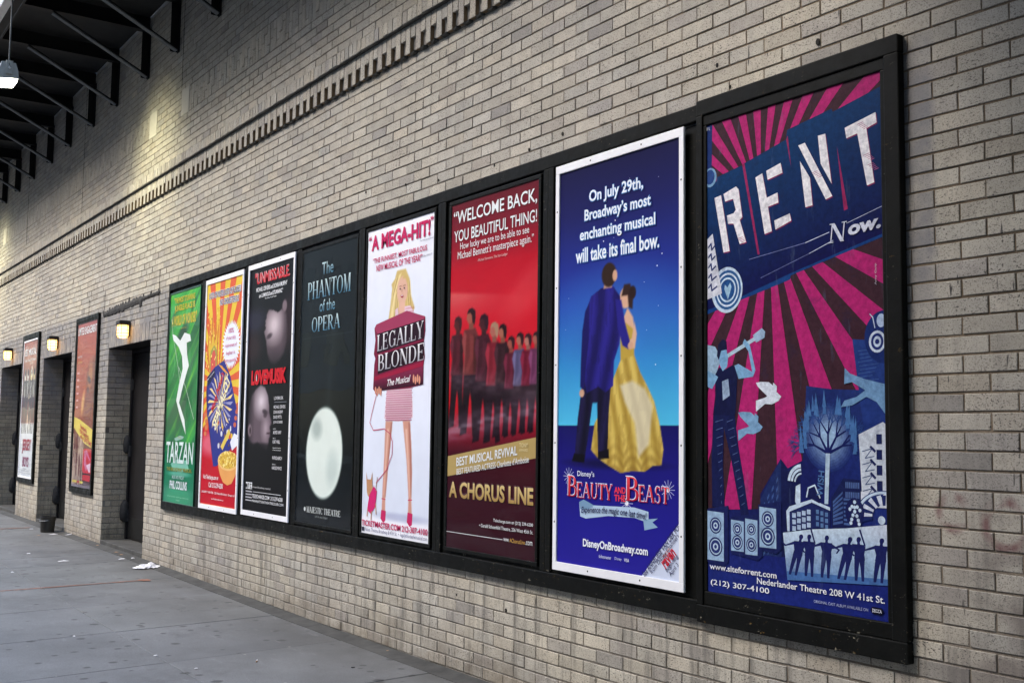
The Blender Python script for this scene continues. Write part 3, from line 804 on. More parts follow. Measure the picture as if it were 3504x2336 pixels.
# upright serif capitals from strokes: S stem, D diagonal, H thin bar, A ring arc, F serif foot
def serif_glyph(ch):
    T, t, s = .15, .05, .045
    P = []
    def stem(x, y0=0, y1=1, w=T): P.append([(x - w / 2, y0), (x + w / 2, y0), (x + w / 2, y1), (x - w / 2, y1)])
    def diag(x0, y0, x1, y1, w): P.append([(x0 - w / 2, y0), (x0 + w / 2, y0), (x1 + w / 2, y1), (x1 - w / 2, y1)])
    def bar(x0, x1, y, w=t): P.append([(x0, y), (x1, y), (x1, y + w), (x0, y + w)])
    def foot(x, y, l=.30): P.append([(x - l / 2, y), (x + l / 2, y), (x + l / 2, y + s), (x - l / 2, y + s)])
    def tick(x, y0, y1): P.append([(x - .02, y0), (x + .02, y0), (x + .02, y1), (x - .02, y1)])
    def arc(cx, cy, rx, ry, a0, a1, Tw=T, tw=t, n=14):
        q = []
        for i in range(n):
            for k, a in enumerate((a0 + (a1 - a0) * i / n, a0 + (a1 - a0) * (i + 1) / n)):
                a = math.radians(a); wd = tw + (Tw - tw) * abs(math.cos(a)) ** 1.5
                o_ = (cx + rx * math.cos(a), cy + ry * math.sin(a)); i_ = (cx + (rx - wd) * math.cos(a), cy + (ry - tw - (wd - tw) * .25) * math.sin(a))
                q.append((o_, i_))
            (a_o, a_i), (b_o, b_i) = q[-2], q[-1]; P.append([a_o, b_o, b_i, a_i])
    w = .75
    if ch == 'A': diag(.08, 0, .40, 1, t + .01); diag(.72, 0, .40, 1, T + .02); bar(.20, .60, .32); foot(.08, 0, .22); foot(.72, 0, .28); w = .84
    elif ch == 'B': stem(.14); arc(.30, .74, .30, .26, -90, 90); arc(.32, .26, .36, .27, -90, 90); bar(.14, .32, .95); bar(.14, .32, .475); bar(.14, .32, 0); bar(.03, .2, .955, s); bar(.03, .2, 0, s); w = .72
    elif ch == 'C': arc(.42, .5, .38, .5, 45, 315); tick(.70, .70, .98); w = .78
    elif ch == 'D': stem(.14); arc(.30, .5, .46, .5, -90, 90); bar(.14, .32, .95); bar(.14, .32, 0); bar(.03, .2, .955, s); bar(.03, .2, 0, s); w = .82
    elif ch == 'E': stem(.14); bar(.03, .60, .95); bar(.03, .62, 0); bar(.14, .46, .48); tick(.59, .78, 1); tick(.61, 0, .23); tick(.45, .40, .60); w = .68
    elif ch == 'G': arc(.42, .5, .38, .5, 45, 330); stem(.72, .04, .42, .12); foot(.70, .42, .28); tick(.70, .70, .98); w = .88
    elif ch == 'H': stem(.14); stem(.66); bar(.14, .66, .48); [foot(x, y) for x in (.14, .66) for y in (0, .955)]; w = .82
    elif ch == 'I': stem(.16); foot(.16, 0); foot(.16, .955); w = .34
    elif ch == 'J': stem(.30, .1, 1); foot(.30, .955); arc(.16, .14, .20, .18, 180, 360, .1, .05); w = .46
    elif ch == 'L': stem(.14); foot(.14, .955); bar(.03, .58, 0); tick(.57, 0, .25); w = .62
    elif ch == 'M': stem(.12, 0, 1, t); diag(.42, 0, .14, 1, T); diag(.42, 0, .72, 1, t); stem(.78); foot(.12, 0, .22); foot(.78, 0); foot(.12, .955, .22); foot(.78, .955, .24); w = .94
    elif ch == 'N': stem(.12, 0, 1, t); diag(.66, 0, .14, 1, T + .02); stem(.68, 0, 1, t); foot(.12, 0, .24); foot(.10, .955, .22); foot(.68, .955, .24); w = .82
    elif ch == 'O': arc(.42, .5, .39, .5, 0, 360, n=26); w = .86
    elif ch == 'P': stem(.14); arc(.30, .72, .33, .28, -90, 90); bar(.14, .32, .95); bar(.14, .32, .44); foot(.14, 0); bar(.03, .2, .955, s); w = .66
    elif ch == 'R': stem(.14); arc(.30, .74, .32, .26, -90, 90); bar(.14, .32, .95); bar(.14, .32, .48); diag(.66, 0, .34, .5, T); foot(.14, 0); foot(.68, 0, .2); bar(.03, .2, .955, s); w = .78
    elif ch == 'S': arc(.30, .74, .24, .26, 40, 270, .11, .05); arc(.30, .26, .27, .28, -140, 90, .13, .05); tick(.49, .72, .97); tick(.07, .03, .28); w = .60
    elif ch == 'T': stem(.36); bar(.04, .68, .95); foot(.36, 0); tick(.05, .76, 1); tick(.67, .76, 1); w = .72
    elif ch == 'U': stem(.14, .28, 1); stem(.64, .28, 1, t); arc(.39, .32, .325, .32, 180, 360, T, t); foot(.14, .955); foot(.64, .955, .22); w = .78
    elif ch == 'W': diag(.28, 0, .10, 1, T); diag(.28, 0, .48, 1, t); diag(.70, 0, .50, 1, T); diag(.70, 0, .92, 1, t); foot(.10, .955, .26); foot(.50, .955, .26); foot(.92, .955, .2); w = 1.02
    elif ch == 'Y': stem(.38, 0, .46); diag(.38, .42, .10, 1, T); diag(.38, .42, .66, 1, t); foot(.38, 0); foot(.10, .955, .26); foot(.66, .955, .22); w = .76
    elif ch == ' ': w = .32
    return P, w
def serif_geo(body):
    v = []; f = []; x = 0
    for ch in body:
        P, w_ = serif_glyph(ch)
        for q in P:
            b = len(v); v += [(a + x, c) for a, c in q]; f.append(tuple(range(b, b + len(q))))
        x += w_ + .03
    return v, f

class Sheet:
    """one poster: paints a fine colour grid for soft artwork, then flat coloured shapes and lettering as thin layers of ink"""
    def __init__(s, W, Hh, step):
        s.W, s.H = W, Hh
        s.nx, s.ny = int(W / step) + 1, int(Hh / step) + 1
        u = np.linspace(0, 1, s.nx); v = np.linspace(0, 1, s.ny)
        s.U, s.V_ = np.meshgrid(u, v); s.X = s.U * W; s.Y = s.V_ * Hh
        s.C = np.zeros(s.U.shape + (3,)); s.v = []; s.f = []; s.c = []; s.k = 0
        s.tv = []; s.tf = []; s.tcc = []
    # --- soft painting on the grid (sRGB 0..255)
    def fill(s, c): s.C[:] = np.array(c, float)
    def grad(s, stops):
        vs = [a for a, _ in stops]
        for k in range(3): s.C[..., k] = np.interp(s.V_, vs, [c[k] for _, c in stops])
    def blend(s, m, c):
        c = np.array(c, float) if not isinstance(c, np.ndarray) else c
        s.C += (c - s.C) * np.clip(m, 0, 1)[..., None]
    def ell(s, u, v, ru, rv, c, soft=.3, rot=0, op=1.0):
        dx = (s.U - u) * s.W; dy = (s.V_ - v) * s.H; a = math.radians(rot)
        x = dx * math.cos(a) + dy * math.sin(a); y = -dx * math.sin(a) + dy * math.cos(a)
        d = np.sqrt((x / (ru * s.W)) ** 2 + (y / (rv * s.H)) ** 2)
        s.blend(np.clip((1 + soft / 2 - d) / max(soft, 1e-3), 0, 1) * op, c)
    def inside(s, pts):
        r = np.zeros(s.U.shape, bool); n = len(pts); j = n - 1
        for i in range(n):
            xi, yi = pts[i]; xj, yj = pts[j]
            if yi != yj:
                cnd = ((yi > s.V_) != (yj > s.V_)) & (s.U < (xj - xi) * (s.V_ - yi) / (yj - yi) + xi); r ^= cnd
            j = i
        return r
    def poly_soft(s, pts, c, soft=.012, op=1.0):
        d = np.full(s.U.shape, 9.0)
        for i in range(len(pts)):
            ax, ay = pts[i][0] * s.W, pts[i][1] * s.H; bx, by = pts[(i + 1) % len(pts)][0] * s.W, pts[(i + 1) % len(pts)][1] * s.H
            L2 = (bx - ax) ** 2 + (by - ay) ** 2 + 1e-12
            t = np.clip(((s.X - ax) * (bx - ax) + (s.Y - ay) * (by - ay)) / L2, 0, 1)
            d = np.minimum(d, np.hypot(s.X - ax - t * (bx - ax), s.Y - ay - t * (by - ay)))
        d = np.where(s.inside(pts), d, -d); s.blend(np.clip(d / soft + .5, 0, 1) * op, c)
    def noise(s, sx, sy, seed=0):
        r = np.random.default_rng(seed); g = r.random((int(s.H / sy) + 3, int(s.W / sx) + 3))
        x = s.X / sx; y = s.Y / sy; i = x.astype(int); j = y.astype(int); fx = x - i; fy = y - j
        fx = fx * fx * (3 - 2 * fx); fy = fy * fy * (3 - 2 * fy)
        return (g[j, i] * (1 - fx) + g[j, i + 1] * fx) * (1 - fy) + (g[j + 1, i] * (1 - fx) + g[j + 1, i + 1] * fx) * fy
    # --- flat ink
    def poly(s, pts, c):
        b = len(s.v); s.k += 1; d = 0.0012 + s.k * 0.000012
        s.v += [(u, v, d) for u, v in pts]; s.f.append(tuple(range(b, b + len(pts))))
        if isinstance(c[0], (tuple, list)): s.c += [lin(q) for q in c]
        else: s.c += [lin(c)] * len(pts)
    def rect(s, u0, v0, u1, v1, c): s.poly([(u0, v0), (u1, v0), (u1, v1), (u0, v1)], c)
    def disc(s, u, v, r, c, n=24, ry=None, a0=0, a1=360, inner=0):
        ry = ry or r
        q = [(u + r * math.cos(math.radians(a0 + (a1 - a0) * i / n)) / s.W, v - ry * math.sin(math.radians(a0 + (a1 - a0) * i / n)) / s.H) for i in range(n + (0 if a1 - a0 == 360 else 1))]
        if inner:
            for i in range(n):
                A = [math.radians(a0 + (a1 - a0) * (i + j) / n) for j in (0, 1)]
                s.poly([(u + k_ * r * math.cos(a) / s.W, v - k_ * ry * math.sin(a) / s.H) for k_, a in ((1, A[0]), (1, A[1]), (inner, A[1]), (inner, A[0]))], c)
        else: s.poly(q, c)
    def line(s, p, q, wd, c, wd2=None):
        wd2 = wd if wd2 is None else wd2
        dx, dy = (q[0] - p[0]) * s.W, (q[1] - p[1]) * s.H; L = math.hypot(dx, dy) + 1e-9; nx, ny = -dy / L, dx / L
        s.poly([(p[0] + nx * wd / 2 / s.W, p[1] + ny * wd / 2 / s.H), (q[0] + nx * wd2 / 2 / s.W, q[1] + ny * wd2 / 2 / s.H), (q[0] - nx * wd2 / 2 / s.W, q[1] - ny * wd2 / 2 / s.H), (p[0] - nx * wd / 2 / s.W, p[1] - ny * wd / 2 / s.H)], c)
    def path(s, pts, wd, c):
        for a, b in zip(pts[:-1], pts[1:]): s.line(a, b, wd, c)
        for p in pts[1:-1]: s.disc(p[0], p[1], wd / 2, c, 8)
    def text(s, body, u0, u1, v0, v1, c, bold=0.0, font='sans', shear=0.0, slope=0.0, lift=0.0, res=3, arc=0.0):
        """lettering stretched to fill u0..u1 and v0..v1; slope tilts the baseline (dv per du)"""
        v, f = serif_geo(body) if font == 'serif' else text_geo(body, bold, res)
        if not v: return
        xs_ = [p[0] for p in v]; ys = [p[1] for p in v]; x0, x1, y0, y1 = min(xs_), max(xs_), min(ys), max(ys)
        b = len(s.tv); d = max(0.0095, 0.0022 + s.k * 0.000012) + lift
        for i, (x, y) in enumerate(v):
            a = (x - x0) / (x1 - x0); e = (y - y0) / (y1 - y0)
            uu = u0 + a * (u1 - u0) + shear * (e - .5) * (v1 - v0) * s.H / s.W
            vv = v1 - e * (v1 - v0) + slope * (uu - u0) + arc * (1 - (2 * a - 1) ** 2)
            s.tv.append((uu, vv, d + (0.00002 * (i // 4 % 40) if font == 'serif' else 0)))
            cc = c if not isinstance(c[0], (tuple, list)) else tuple(c[0][k] * e + c[1][k] * (1 - e) for k in range(3))
            s.tcc.append(lin(cc))
        s.tf += [tuple(i + b for i in q) for q in f]
    def text_rot(s, body, cu, cv, wd, ht, ang, c, bold=0.0):
        v, f = text_geo(body, bold); xs_ = [p[0] for p in v]; ys = [p[1] for p in v]; x0, x1, y0, y1 = min(xs_), max(xs_), min(ys), max(ys)
        b = len(s.tv); a = math.radians(ang)
        for x, y in v:
            X = ((x - x0) / (x1 - x0) - .5) * wd; Y = ((y - y0) / (y1 - y0) - .5) * ht
            s.tv.append((cu + (X * math.cos(a) - Y * math.sin(a)) / s.W, cv - (X * math.sin(a) + Y * math.cos(a)) / s.H, 0.0095)); s.tcc.append(lin(c))
        s.tf += [tuple(i + b for i in q) for q in f]
    def figure(s, u, vf, h, c, skin=None, hair=None, lean=0.0, arms='down', face=-1, legs=None, wide=1.0):
        """a generic standing figure: feet at (u, vf), height h metres"""
        skin = skin or c; hair = hair or c; legs = legs or c
        def q(x, y): return (u + (x * h * wide + lean * y * h) / s.W, vf - y * h / s.H)
        s.poly([q(-.085, .50), q(.075, .50), q(.055, .26), q(.040, .02), q(.0, .02), q(.0, .30), q(-.01, .44), q(-.035, .26), q(-.065, .02), q(-.105, .02), q(-.10, .25)], legs)
        s.poly([q(-.10, .83), q(.09, .83), q(.105, .78), q(.075, .62), q(.08, .49), q(-.09, .49), q(-.075, .62), q(-.11, .78)], c)
        s.poly([q(-.025, .82), q(.025, .82), q(.02, .88), q(-.02, .88)], skin)
        s.disc(*q(0, .925), .052 * h, skin, 14, .070 * h); s.disc(*q(-.012 * face, .945), .052 * h, hair, 12, .055 * h)
        if arms == 'down':
            s.poly([q(-.10, .82), q(-.135, .74), q(-.125, .5), q(-.10, .5), q(-.09, .74)], c); s.poly([q(.10, .82), q(.13, .74), q(.12, .5), q(.095, .5), q(.085, .74)], c)
        elif arms == 'up':
            s.poly([q(.08, .82), q(.11, .80), q(.05, 1.16), q(.02, 1.16)], c); s.poly([q(-.10, .82), q(-.19, .70), q(-.10, .55), q(-.075, .57), q(-.145, .69), q(-.08, .76)], c)
        elif arms == 'out':
            s.poly([q(.08, .82), q(.22, .70), q(.17, .60), q(.15, .61), q(.185, .69), q(.09, .74)], c); s.poly([q(-.10, .82), q(-.24, .72), q(-.30, .78), q(-.31, .76), q(-.25, .68), q(-.09, .75)], c)

def soft_person(s, u, vf, h, c, skin, hair, legs, k=1.0):
    def q(x, y): return (u + x * h * k / s.W, vf - y * h / s.H)
    def P(pts, col, sf=.012, op=1.0): s.poly_soft([q(*p) for p in pts], col, sf, op)
    P([(-.03, .50), (.075, .50), (.07, .30), (.085, .02), (.03, .0), (.015, .26)], legs); P([(-.075, .50), (.02, .50), (-.01, .27), (-.035, .02), (-.11, .0), (-.085, .25)], legs)
    P([(-.075, .84), (.05, .85), (.085, .78), (.07, .66), (.085, .48), (-.085, .48), (-.07, .63), (-.10, .75)], c)
    lt = tuple(min(255, v * 1.35 + 22) for v in c); dk = tuple(v * .55 for v in c)
    P([(-.075, .83), (-.05, .80), (-.06, .64), (-.07, .50), (-.085, .50), (-.07, .63), (-.10, .75)], lt, .014, .7); P([(.03, .80), (.085, .76), (.07, .66), (.085, .49), (.03, .49)], dk, .02, .7)
    P([(-.01, .80), (.035, .78), (.03, .60), (-.03, .50), (-.055, .52), (-.01, .62)], tuple((a + b) / 2 for a, b in zip(c, lt)), .014, .6)
    P([(-.022, .84), (.03, .84), (.028, .90), (-.022, .89)], tuple(v * .8 for v in skin), .01)
    P([(-.042, .975), (.0, .995), (.03, .97), (.032, .92), (.0, .885), (-.03, .888), (-.040, .91), (-.054, .925), (-.045, .945)], skin, .009)
    P([(-.046, .965), (-.03, 1.0), (.01, 1.012), (.048, .985), (.052, .93), (.04, .87), (.014, .90), (.008, .95), (-.01, .972)], hair, .009)

def make_poster(sh, x0, x1, z0, z1, y, label, group, sheet_mat=None, ink_mat=None, frame=None, glass=None, glass_y=None, bow=0.0):
    """x0..x1, z0..z1 = printed area; y = face of the sheet; bow makes the sheet bulge a little"""
    r = empty('theatre_poster', ((x0 + x1) / 2, y, z0)); tag(r, label, 'poster', group)
    cxm = (x0 + x1) / 2; W_, H_ = x1 - x0, z1 - z0
    def bw(u, v): return -bow * (math.sin(math.pi * u * 2 + 3 * v) + .6 * math.sin(7 * v + 2 * u)) * 0.5
    def tr(u, v, d):
        return (x0 + u * W_ - cxm, -d + bw(u, v), H_ * (1 - v))
    X = (sh.U * W_ - W_ / 2).ravel(); Zz = (H_ * (1 - sh.V_)).ravel()
    Yb = (-bow * (np.sin(np.pi * sh.U * 2 + 3 * sh.V_) + .6 * np.sin(7 * sh.V_ + 2 * sh.U)) * 0.5).ravel()
    vs = np.stack([X, Yb, Zz], 1)
    ny, nx = sh.U.shape; idx = np.arange(ny * nx).reshape(ny, nx)
    F = np.stack([idx[1:, :-1], idx[1:, 1:], idx[:-1, 1:], idx[:-1, :-1]], -1).reshape(-1, 4)
    c = np.clip(sh.C, 0, 255) / 255.0; c = np.where(c <= .04045, c / 12.92, ((c + .055) / 1.055) ** 2.4).reshape(-1, 3)
    link('printed_sheet', mesh_np('printed_sheet', vs, F, c), sheet_mat or M_PRINT, r)
    b = MB(); b.box(-W_ / 2 - .004, W_ / 2 + .004, .012, .016, -.004, H_ + .004); b.build('backing_card', M_STEEL, r)
    if sh.v:
        cl = [(min(max(u, 0.0), 1.0), min(max(v, 0.0), 1.0), d) for u, v, d in sh.v]
        link('printed_artwork', mesh_np('printed_artwork', [tr(*p) for p in cl], sh.f, np.array(sh.c)), ink_mat or sheet_mat or M_PRINT, r)
    if sh.tv:
        link('lettering', mesh_np('lettering', [tr(*p) for p in sh.tv], sh.tf, np.array(sh.tcc)), ink_mat or sheet_mat or M_PRINT, r)
    if frame:
        fw = .030
        for nm, a in (('frame_rail', (-W_ / 2 - fw, W_ / 2 + fw, H_ + .0005, H_ + fw + .012)), ('frame_rail', (-W_ / 2 - fw, W_ / 2 + fw, -fw - .012, -.0005)),
                      ('frame_stile', (-W_ / 2 - fw, -W_ / 2 - .0005, 0, H_)), ('frame_stile', (W_ / 2 + .0005, W_ / 2 + fw, 0, H_))):
            m_ = MB(); m_.box(a[0], a[1], -.018, .010, a[2], a[3], .0015); fr_ = m_.build(nm, frame, r)
            n_ = 5; sc = MB()
            for i in range(n_):
                t = (i + .5) / n_; px_ = a[0] + (a[1] - a[0]) * t if 'rail' in nm else (a[0] + a[1]) / 2; pz_ = (a[2] + a[3]) / 2 if 'rail' in nm else a[2] + (a[3] - a[2]) * t
                if 'rail' in nm and i in (0, 2, 4): continue
                sc.lathe([(.005, 0), (.004, .0025)], 8, Matrix.Translation((px_, -.0178, pz_)) @ Matrix.Rotation(math.pi / 2, 4, 'X'))
            sc.build('screws', M_STEEL, fr_)
    if glass:
        gy = (glass_y if glass_y is not None else y - .02) - y
        m_ = MB(); m_.add([(-W_ / 2 - .01, gy, -.01), (W_ / 2 + .01, gy, -.01), (W_ / 2 + .01, gy, H_ + .01), (-W_ / 2 - .01, gy, H_ + .01)], [(0, 1, 2, 3)])
        m_.build('clear_cover', glass, r)
    return r

WH, BK = (238, 240, 246), (14, 14, 16)
GP = 'theatre posters in the long wall case'
YF = -0.052      # face of the sheets inside the case

# ================= far left: white-bottomed poster with a red upper half
s = Sheet(.97, 2.08, .012)
s.grad([(0, (176, 92, 74)), (.16, (186, 120, 92)), (.30, (120, 78, 76)), (.48, (112, 40, 52)), (.60, (128, 30, 44)), (.615, (226, 229, 236)), (1, (232, 236, 244))])
s.blend((s.V_ < .6) * (s.noise(.05, .5, 3) * .45), (120, 100, 110))
for u, h, c in ((.16, 1.06, (214, 214, 206)), (.37, 1.02, (222, 222, 214)), (.63, 1.10, (226, 214, 158)), (.84, 1.04, (206, 196, 150))):
    s.ell(u, .25, .07, .045, c, .6); s.ell(u, .235, .055, .02, (60, 46, 60), .5, op=.75)
    s.figure(u, .695, 1.02, (52, 42, 66), skin=c, legs=(40, 36, 58), wide=1.0)
    s.rect(u - .012, .31, u + .012, .42, (200, 198, 205))
s.text('BEST MUSICAL', .06, .93, .055, .105, WH, .012); s.text('Tony Award Winner', .06, .93, .128, .155, WH)
s.text('JERSEY', .20, .86, .725, .835, (176, 52, 74), .03); s.text('BOYS', .28, .74, .855, .965 - .035, (150, 60, 100), .03)
s.text('August Wilson', .38, .62, .942, .949, (90, 90, 110)); s.text('Theatre 245 West 52nd Street', .18, .80, .954, .962, (90, 90, 110))
s.text('Telecharge.com 212-239-6200', .10, .92, .972, .979, (100, 100, 120)); s.text('JerseyBoysInfo.com', .22, .76, .985, .991, (100, 100, 120))
make_poster(s, -18.50, -17.53, .665, 2.72, YF, 'poster with a red top, four dark-suited figures and a white lower part, leftmost of all', None, M_PRINTG, frame=None, glass=M_GLASS, glass_y=-.0668)

# ================= orange-brown poster with a tilted yellow banner
s = Sheet(.97, 2.08, .012)
s.grad([(0, (160, 50, 46)), (.09, (168, 66, 34)), (.5, (160, 64, 34)), (.75, (100, 40, 30)), (1, (70, 34, 30))])
s.blend(np.clip((.30 - s.U) * 3, 0, 1) * .45 * (s.V_ < .6), (190, 110, 84))
s.ell(.86, .36, .30, .135, (120, 54, 34), .35); s.ell(.74, .33, .10, .10, (214, 150, 84), .9, 12, .5)
s.ell(.70, .355, .09, .020, (74, 40, 46), .6, 20); s.ell(.66, .42, .06, .022, (70, 36, 44), .6, 10); s.ell(.72, .52, .28, .10, (132, 66, 50), .6)
s.ell(.42, .49, .07, .07, (226, 186, 110), .9, 20, .7)
s.blend((s.V_ > .68) * (s.U < .55) * (s.noise(.03, .5, 5) > .45) * .8, (214, 196, 180)); s.blend((s.V_ > .68) * (s.U < .5) * (s.noise(.02, .3, 8) > .62) * .9, (110, 60, 50))
s.path([(.98, .40), (.94, .46), (.86, .52), (.84, .57), (.80, .60)], .010, (50, 28, 32))
s.poly([(0, .575), (.30, .592), (1, .655), (1, .765), (.6, .735), (.2, .675), (0, .64)], (222, 200, 84))
s.poly([(.55, .775), (.66, .765), (.97, .77), (1, .80), (.98, .915), (.62, .92), (.55, .90)], (196, 28, 44))
s.poly([(.62, .78), (.74, .775), (.93, .83), (.90, .84), (.74, .80), (.72, .84), (.80, .885), (.74, .90), (.62, .86)], (206, 110, 150)); s.poly([(.74, .865), (.95, .85), (.95, .905), (.88, .905)], (228, 196, 220))
s.rect(.55, .913, .97, .922, (36, 22, 26)); s.poly([(.58, .922), (.96, .922), (.95, .96), (.56, .955)], (190, 30, 42))
s.rect(.04, .962, .28, .975, (214, 190, 60)); s.rect(.30, .962, .42, .975, (190, 50, 44)); s.rect(.44, .963, .60, .976, (206, 196, 70))
s.rect(0, .985, 1, 1, (120, 108, 120))
s.text('LIMITED ENGAGEMENT', .03, .98, .025, .072, WH, .012)
s.text('Fantasia', .36, .70, .618, .645, (190, 52, 40), .02, slope=.09); s.text('PERFORMANCE', .34, .82, .648, .672, (190, 52, 40), .02, slope=.09); s.text('of a LIFETIME', .38, .97, .678, .705, (190, 52, 40), .02, slope=.09)
for i, t in enumerate(('BROADWAY', 'THEATRE')): s.text(t, .06, .30, .20 + i * .035, .212 + i * .035, (230, 214, 214) if i == 0 else (214, 170, 70))
for i in range(6): s.rect(.05, .30 + i * .042, .17, .312 + i * .042, (214, 160, 160))
make_poster(s, -15.04, -14.06, .66, 2.745, YF, 'orange-brown poster with a tilted yellow banner in its own case between two doors', None, M_PRINTG, glass=M_GLASSW, glass_y=-.0668)

# ================= 1: green poster
s = Sheet(.965, 2.08, .008)
s.grad([(0, (56, 176, 62)), (.3, (38, 140, 56)), (.62, (14, 126, 62)), (.85, (0, 118, 78)), (1, (10, 128, 92))])
st = s.noise(.10, .55, 4)
a = math.radians(38); Xr = s.X * math.cos(a) + -s.Y * -math.sin(a) * 1; Xr = s.X * math.sin(a) + s.Y * math.cos(a); Yr = s.X * math.cos(a) - s.Y * math.sin(a)
def streaks(sx, sy, seed):
    r = np.random.default_rng(seed); g = r.random((80, 80)); x = (Xr + 3) / sx; y = (Yr + 3) / sy; i = x.astype(int) % 78; j = y.astype(int) % 78; fx = x - x.astype(int); fy = y - y.astype(int)
    return (g[j, i] * (1 - fx) + g[j, i + 1] * fx) * (1 - fy) + (g[j + 1, i] * (1 - fx) + g[j + 1, i + 1] * fx) * fy
g1 = streaks(.09, .9, 1); g2 = streaks(.05, .6, 2)
msk = (s.V_ < .72).astype(float)
s.blend(np.clip((g1 - .55) * 3.2, 0, 1) * msk * .85, (6, 70, 44)); s.blend(np.clip((g2 - .68) * 4, 0, 1) * msk * .75, (132, 200, 54)); s.blend(np.clip((.20 - g1) * 4, 0, 1) * msk, (90, 200, 70))
s.ell(.45, .20, .20, .03, (8, 52, 42), .8, -20, .8); s.ell(.5, .97, .42, .05, (40, 160, 110), .4, 0, .7)
s.text('"THE MOST STUNNING', .14, .83, .022, .050, (206, 190, 30), .03); s.text('JUNGLE PLACE IS', .16, .84, .060, .098, (206, 190, 30), .03); s.text('A WORLD OF WONDER!"', .08, .91, .108, .160, (206, 190, 30), .03)
s.text('New York Times', .40, .58, .172, .180, (190, 170, 40))
# a white brush flourish
s.path([(.05, .12), (.12, .20), (.34, .36), (.45, .46)], .008, (206, 224, 206)); s.path([(.36, .36), (.62, .46), (.92, .61)], .008, (206, 226, 206))
s.poly([(.10, .195), (.22, .205), (.38, .235), (.52, .20), (.70, .215), (.74, .245), (.60, .25), (.63, .31), (.70, .36), (.62, .40), (.52, .46), (.42, .53), (.52, .57), (.62, .61), (.68, .68), (.58, .64), (.44, .58), (.32, .52), (.40, .44), (.50, .37), (.46, .31), (.34, .265), (.14, .225)], (232, 238, 240))
s.text('TARZAN', .05, .95, .715, .815, (224, 238, 240), .012, shear=.05)
s.poly([(.22, .82), (.45, .795), (.75, .80), (.82, .84), (.60, .855), (.30, .853)], (126, 196, 176)); s.poly([(.30, .70), (.5, .685), (.62, .69), (.60, .70), (.36, .712)], (150, 186, 180))
s.text('THE BROADWAY MUSICAL', .09, .93, .836, .854, (150, 150, 40), .02)
s.ell(.5, .865, .34, .012, (120, 190, 170), .8, 0, .8)
s.text('MUSIC AND LYRICS BY', .29, .69, .873, .889, (190, 214, 214), .01); s.text('PHIL COLLINS', .22, .79, .898, .937, (236, 240, 250), .025)
s.text('RICHARD RODGERS THEATRE, 226 W 46TH STREET', .15, .86, .970, .977, (150, 210, 180)); s.text('DISNEY', .45, .58, .985, .991, (170, 214, 190)); s.text('Disney', .44, .54, .690, .700, (190, 170, 50))
make_poster(s, -11.15, -10.235, .685, 2.755, YF, 'green poster with a white brush flourish and yellow slogan, first in the long case', GP, M_PRINTG, glass=M_GLASS, glass_y=-.0668)

# ================= 2: sunburst poster with the cereal box
s = Sheet(.915, 2.01, .010)
s.fill((222, 190, 62))
s.poly_soft([(0, .66), (.3, .60), (1, .62), (1, 1), (0, 1)], (186, 14, 38), .02)
s.ell(.25, .73, .30, .05, (222, 130, 150), .9, 0, .7)
cu, cv = .42, .46
for i in range(22):
    a0 = 2 * math.pi * i / 22 + .10; a1 = a0 + math.pi / 22
    far = 1.7
    q = [(cu, cv)] + [(cu + far * math.cos(a) / s.W, cv + far * math.sin(a) / s.H) for a in (a0, a1)]
    # clip the wedge to the sheet by sampling along its two edges
    def clipray(p):
        du, dv = p[0] - cu, p[1] - cv; t = 1.0
        if du > 0: t = min(t, (1 - cu) / du)
        if du < 0: t = min(t, -cu / du)
        if dv < 0: t = min(t, -cv / dv)
        if dv > 0: t = min(t, (.67 - cv) / dv)
        return (cu + du * t, cv + dv * t)
    e0, e1 = clipray(q[1]), clipray(q[2]); mid = []
    for cnr in ((0, 0), (1, 0), (1, .67), (0, .67)):
        an = math.atan2((cnr[1] - cv) * s.H, (cnr[0] - cu) * s.W) % (2 * math.pi)
        if a0 % (2 * math.pi) < an < a1 % (2 * math.pi): mid.append(cnr)
    s.poly([(cu, cv), e0] + mid + [e1], (212, 92, 56))
# crown-like splash of nuts as loose droplets
rr_ = random.Random(4)
s.poly([(.05, .30), (.10, .18), (.14, .26), (.18, .14), (.24, .24), (.30, .15), (.32, .25), (.38, .17), (.37, .34), (.30, .40), (.12, .40)], (200, 120, 50))
s.poly([(.09, .30), (.12, .22), (.17, .29), (.21, .20), (.26, .28), (.34, .22), (.34, .33), (.28, .37), (.14, .37)], (214, 176, 60))
s.poly([(.16, .31), (.26, .285), (.34, .31), (.36, .42), (.22, .44), (.14, .40)], (150, 150, 74)); s.poly([(.18, .33), (.26, .30), (.31, .33), (.32, .42), (.22, .44), (.17, .40)], (204, 84, 76))
for i in range(70):
    s.disc(rr_.uniform(.02, .46), rr_.uniform(.12, .40), rr_.uniform(.006, .014), rr_.choice([(226, 160, 60), (236, 214, 120), (160, 90, 30)]), 7)
# starburst
pts = []
for i in range(72):
    a = 2 * math.pi * i / 72; r_ = 1.0 if i % 2 else .80
    pts.append((.74 + .25 * r_ * math.cos(a), .295 + .110 * r_ * math.sin(a)))
s.poly(pts, (228, 234, 250))
for i, t in enumerate(('100%', 'of your daily', 'requirement of', 'laughter in', 'every spoonful')):
    wd = (.07, .13, .16, .12, .15)[i]; s.text(t, .735 - wd, .735 + wd, .222 + i * .033, .244 + i * .033, (196, 90, 130), .004)
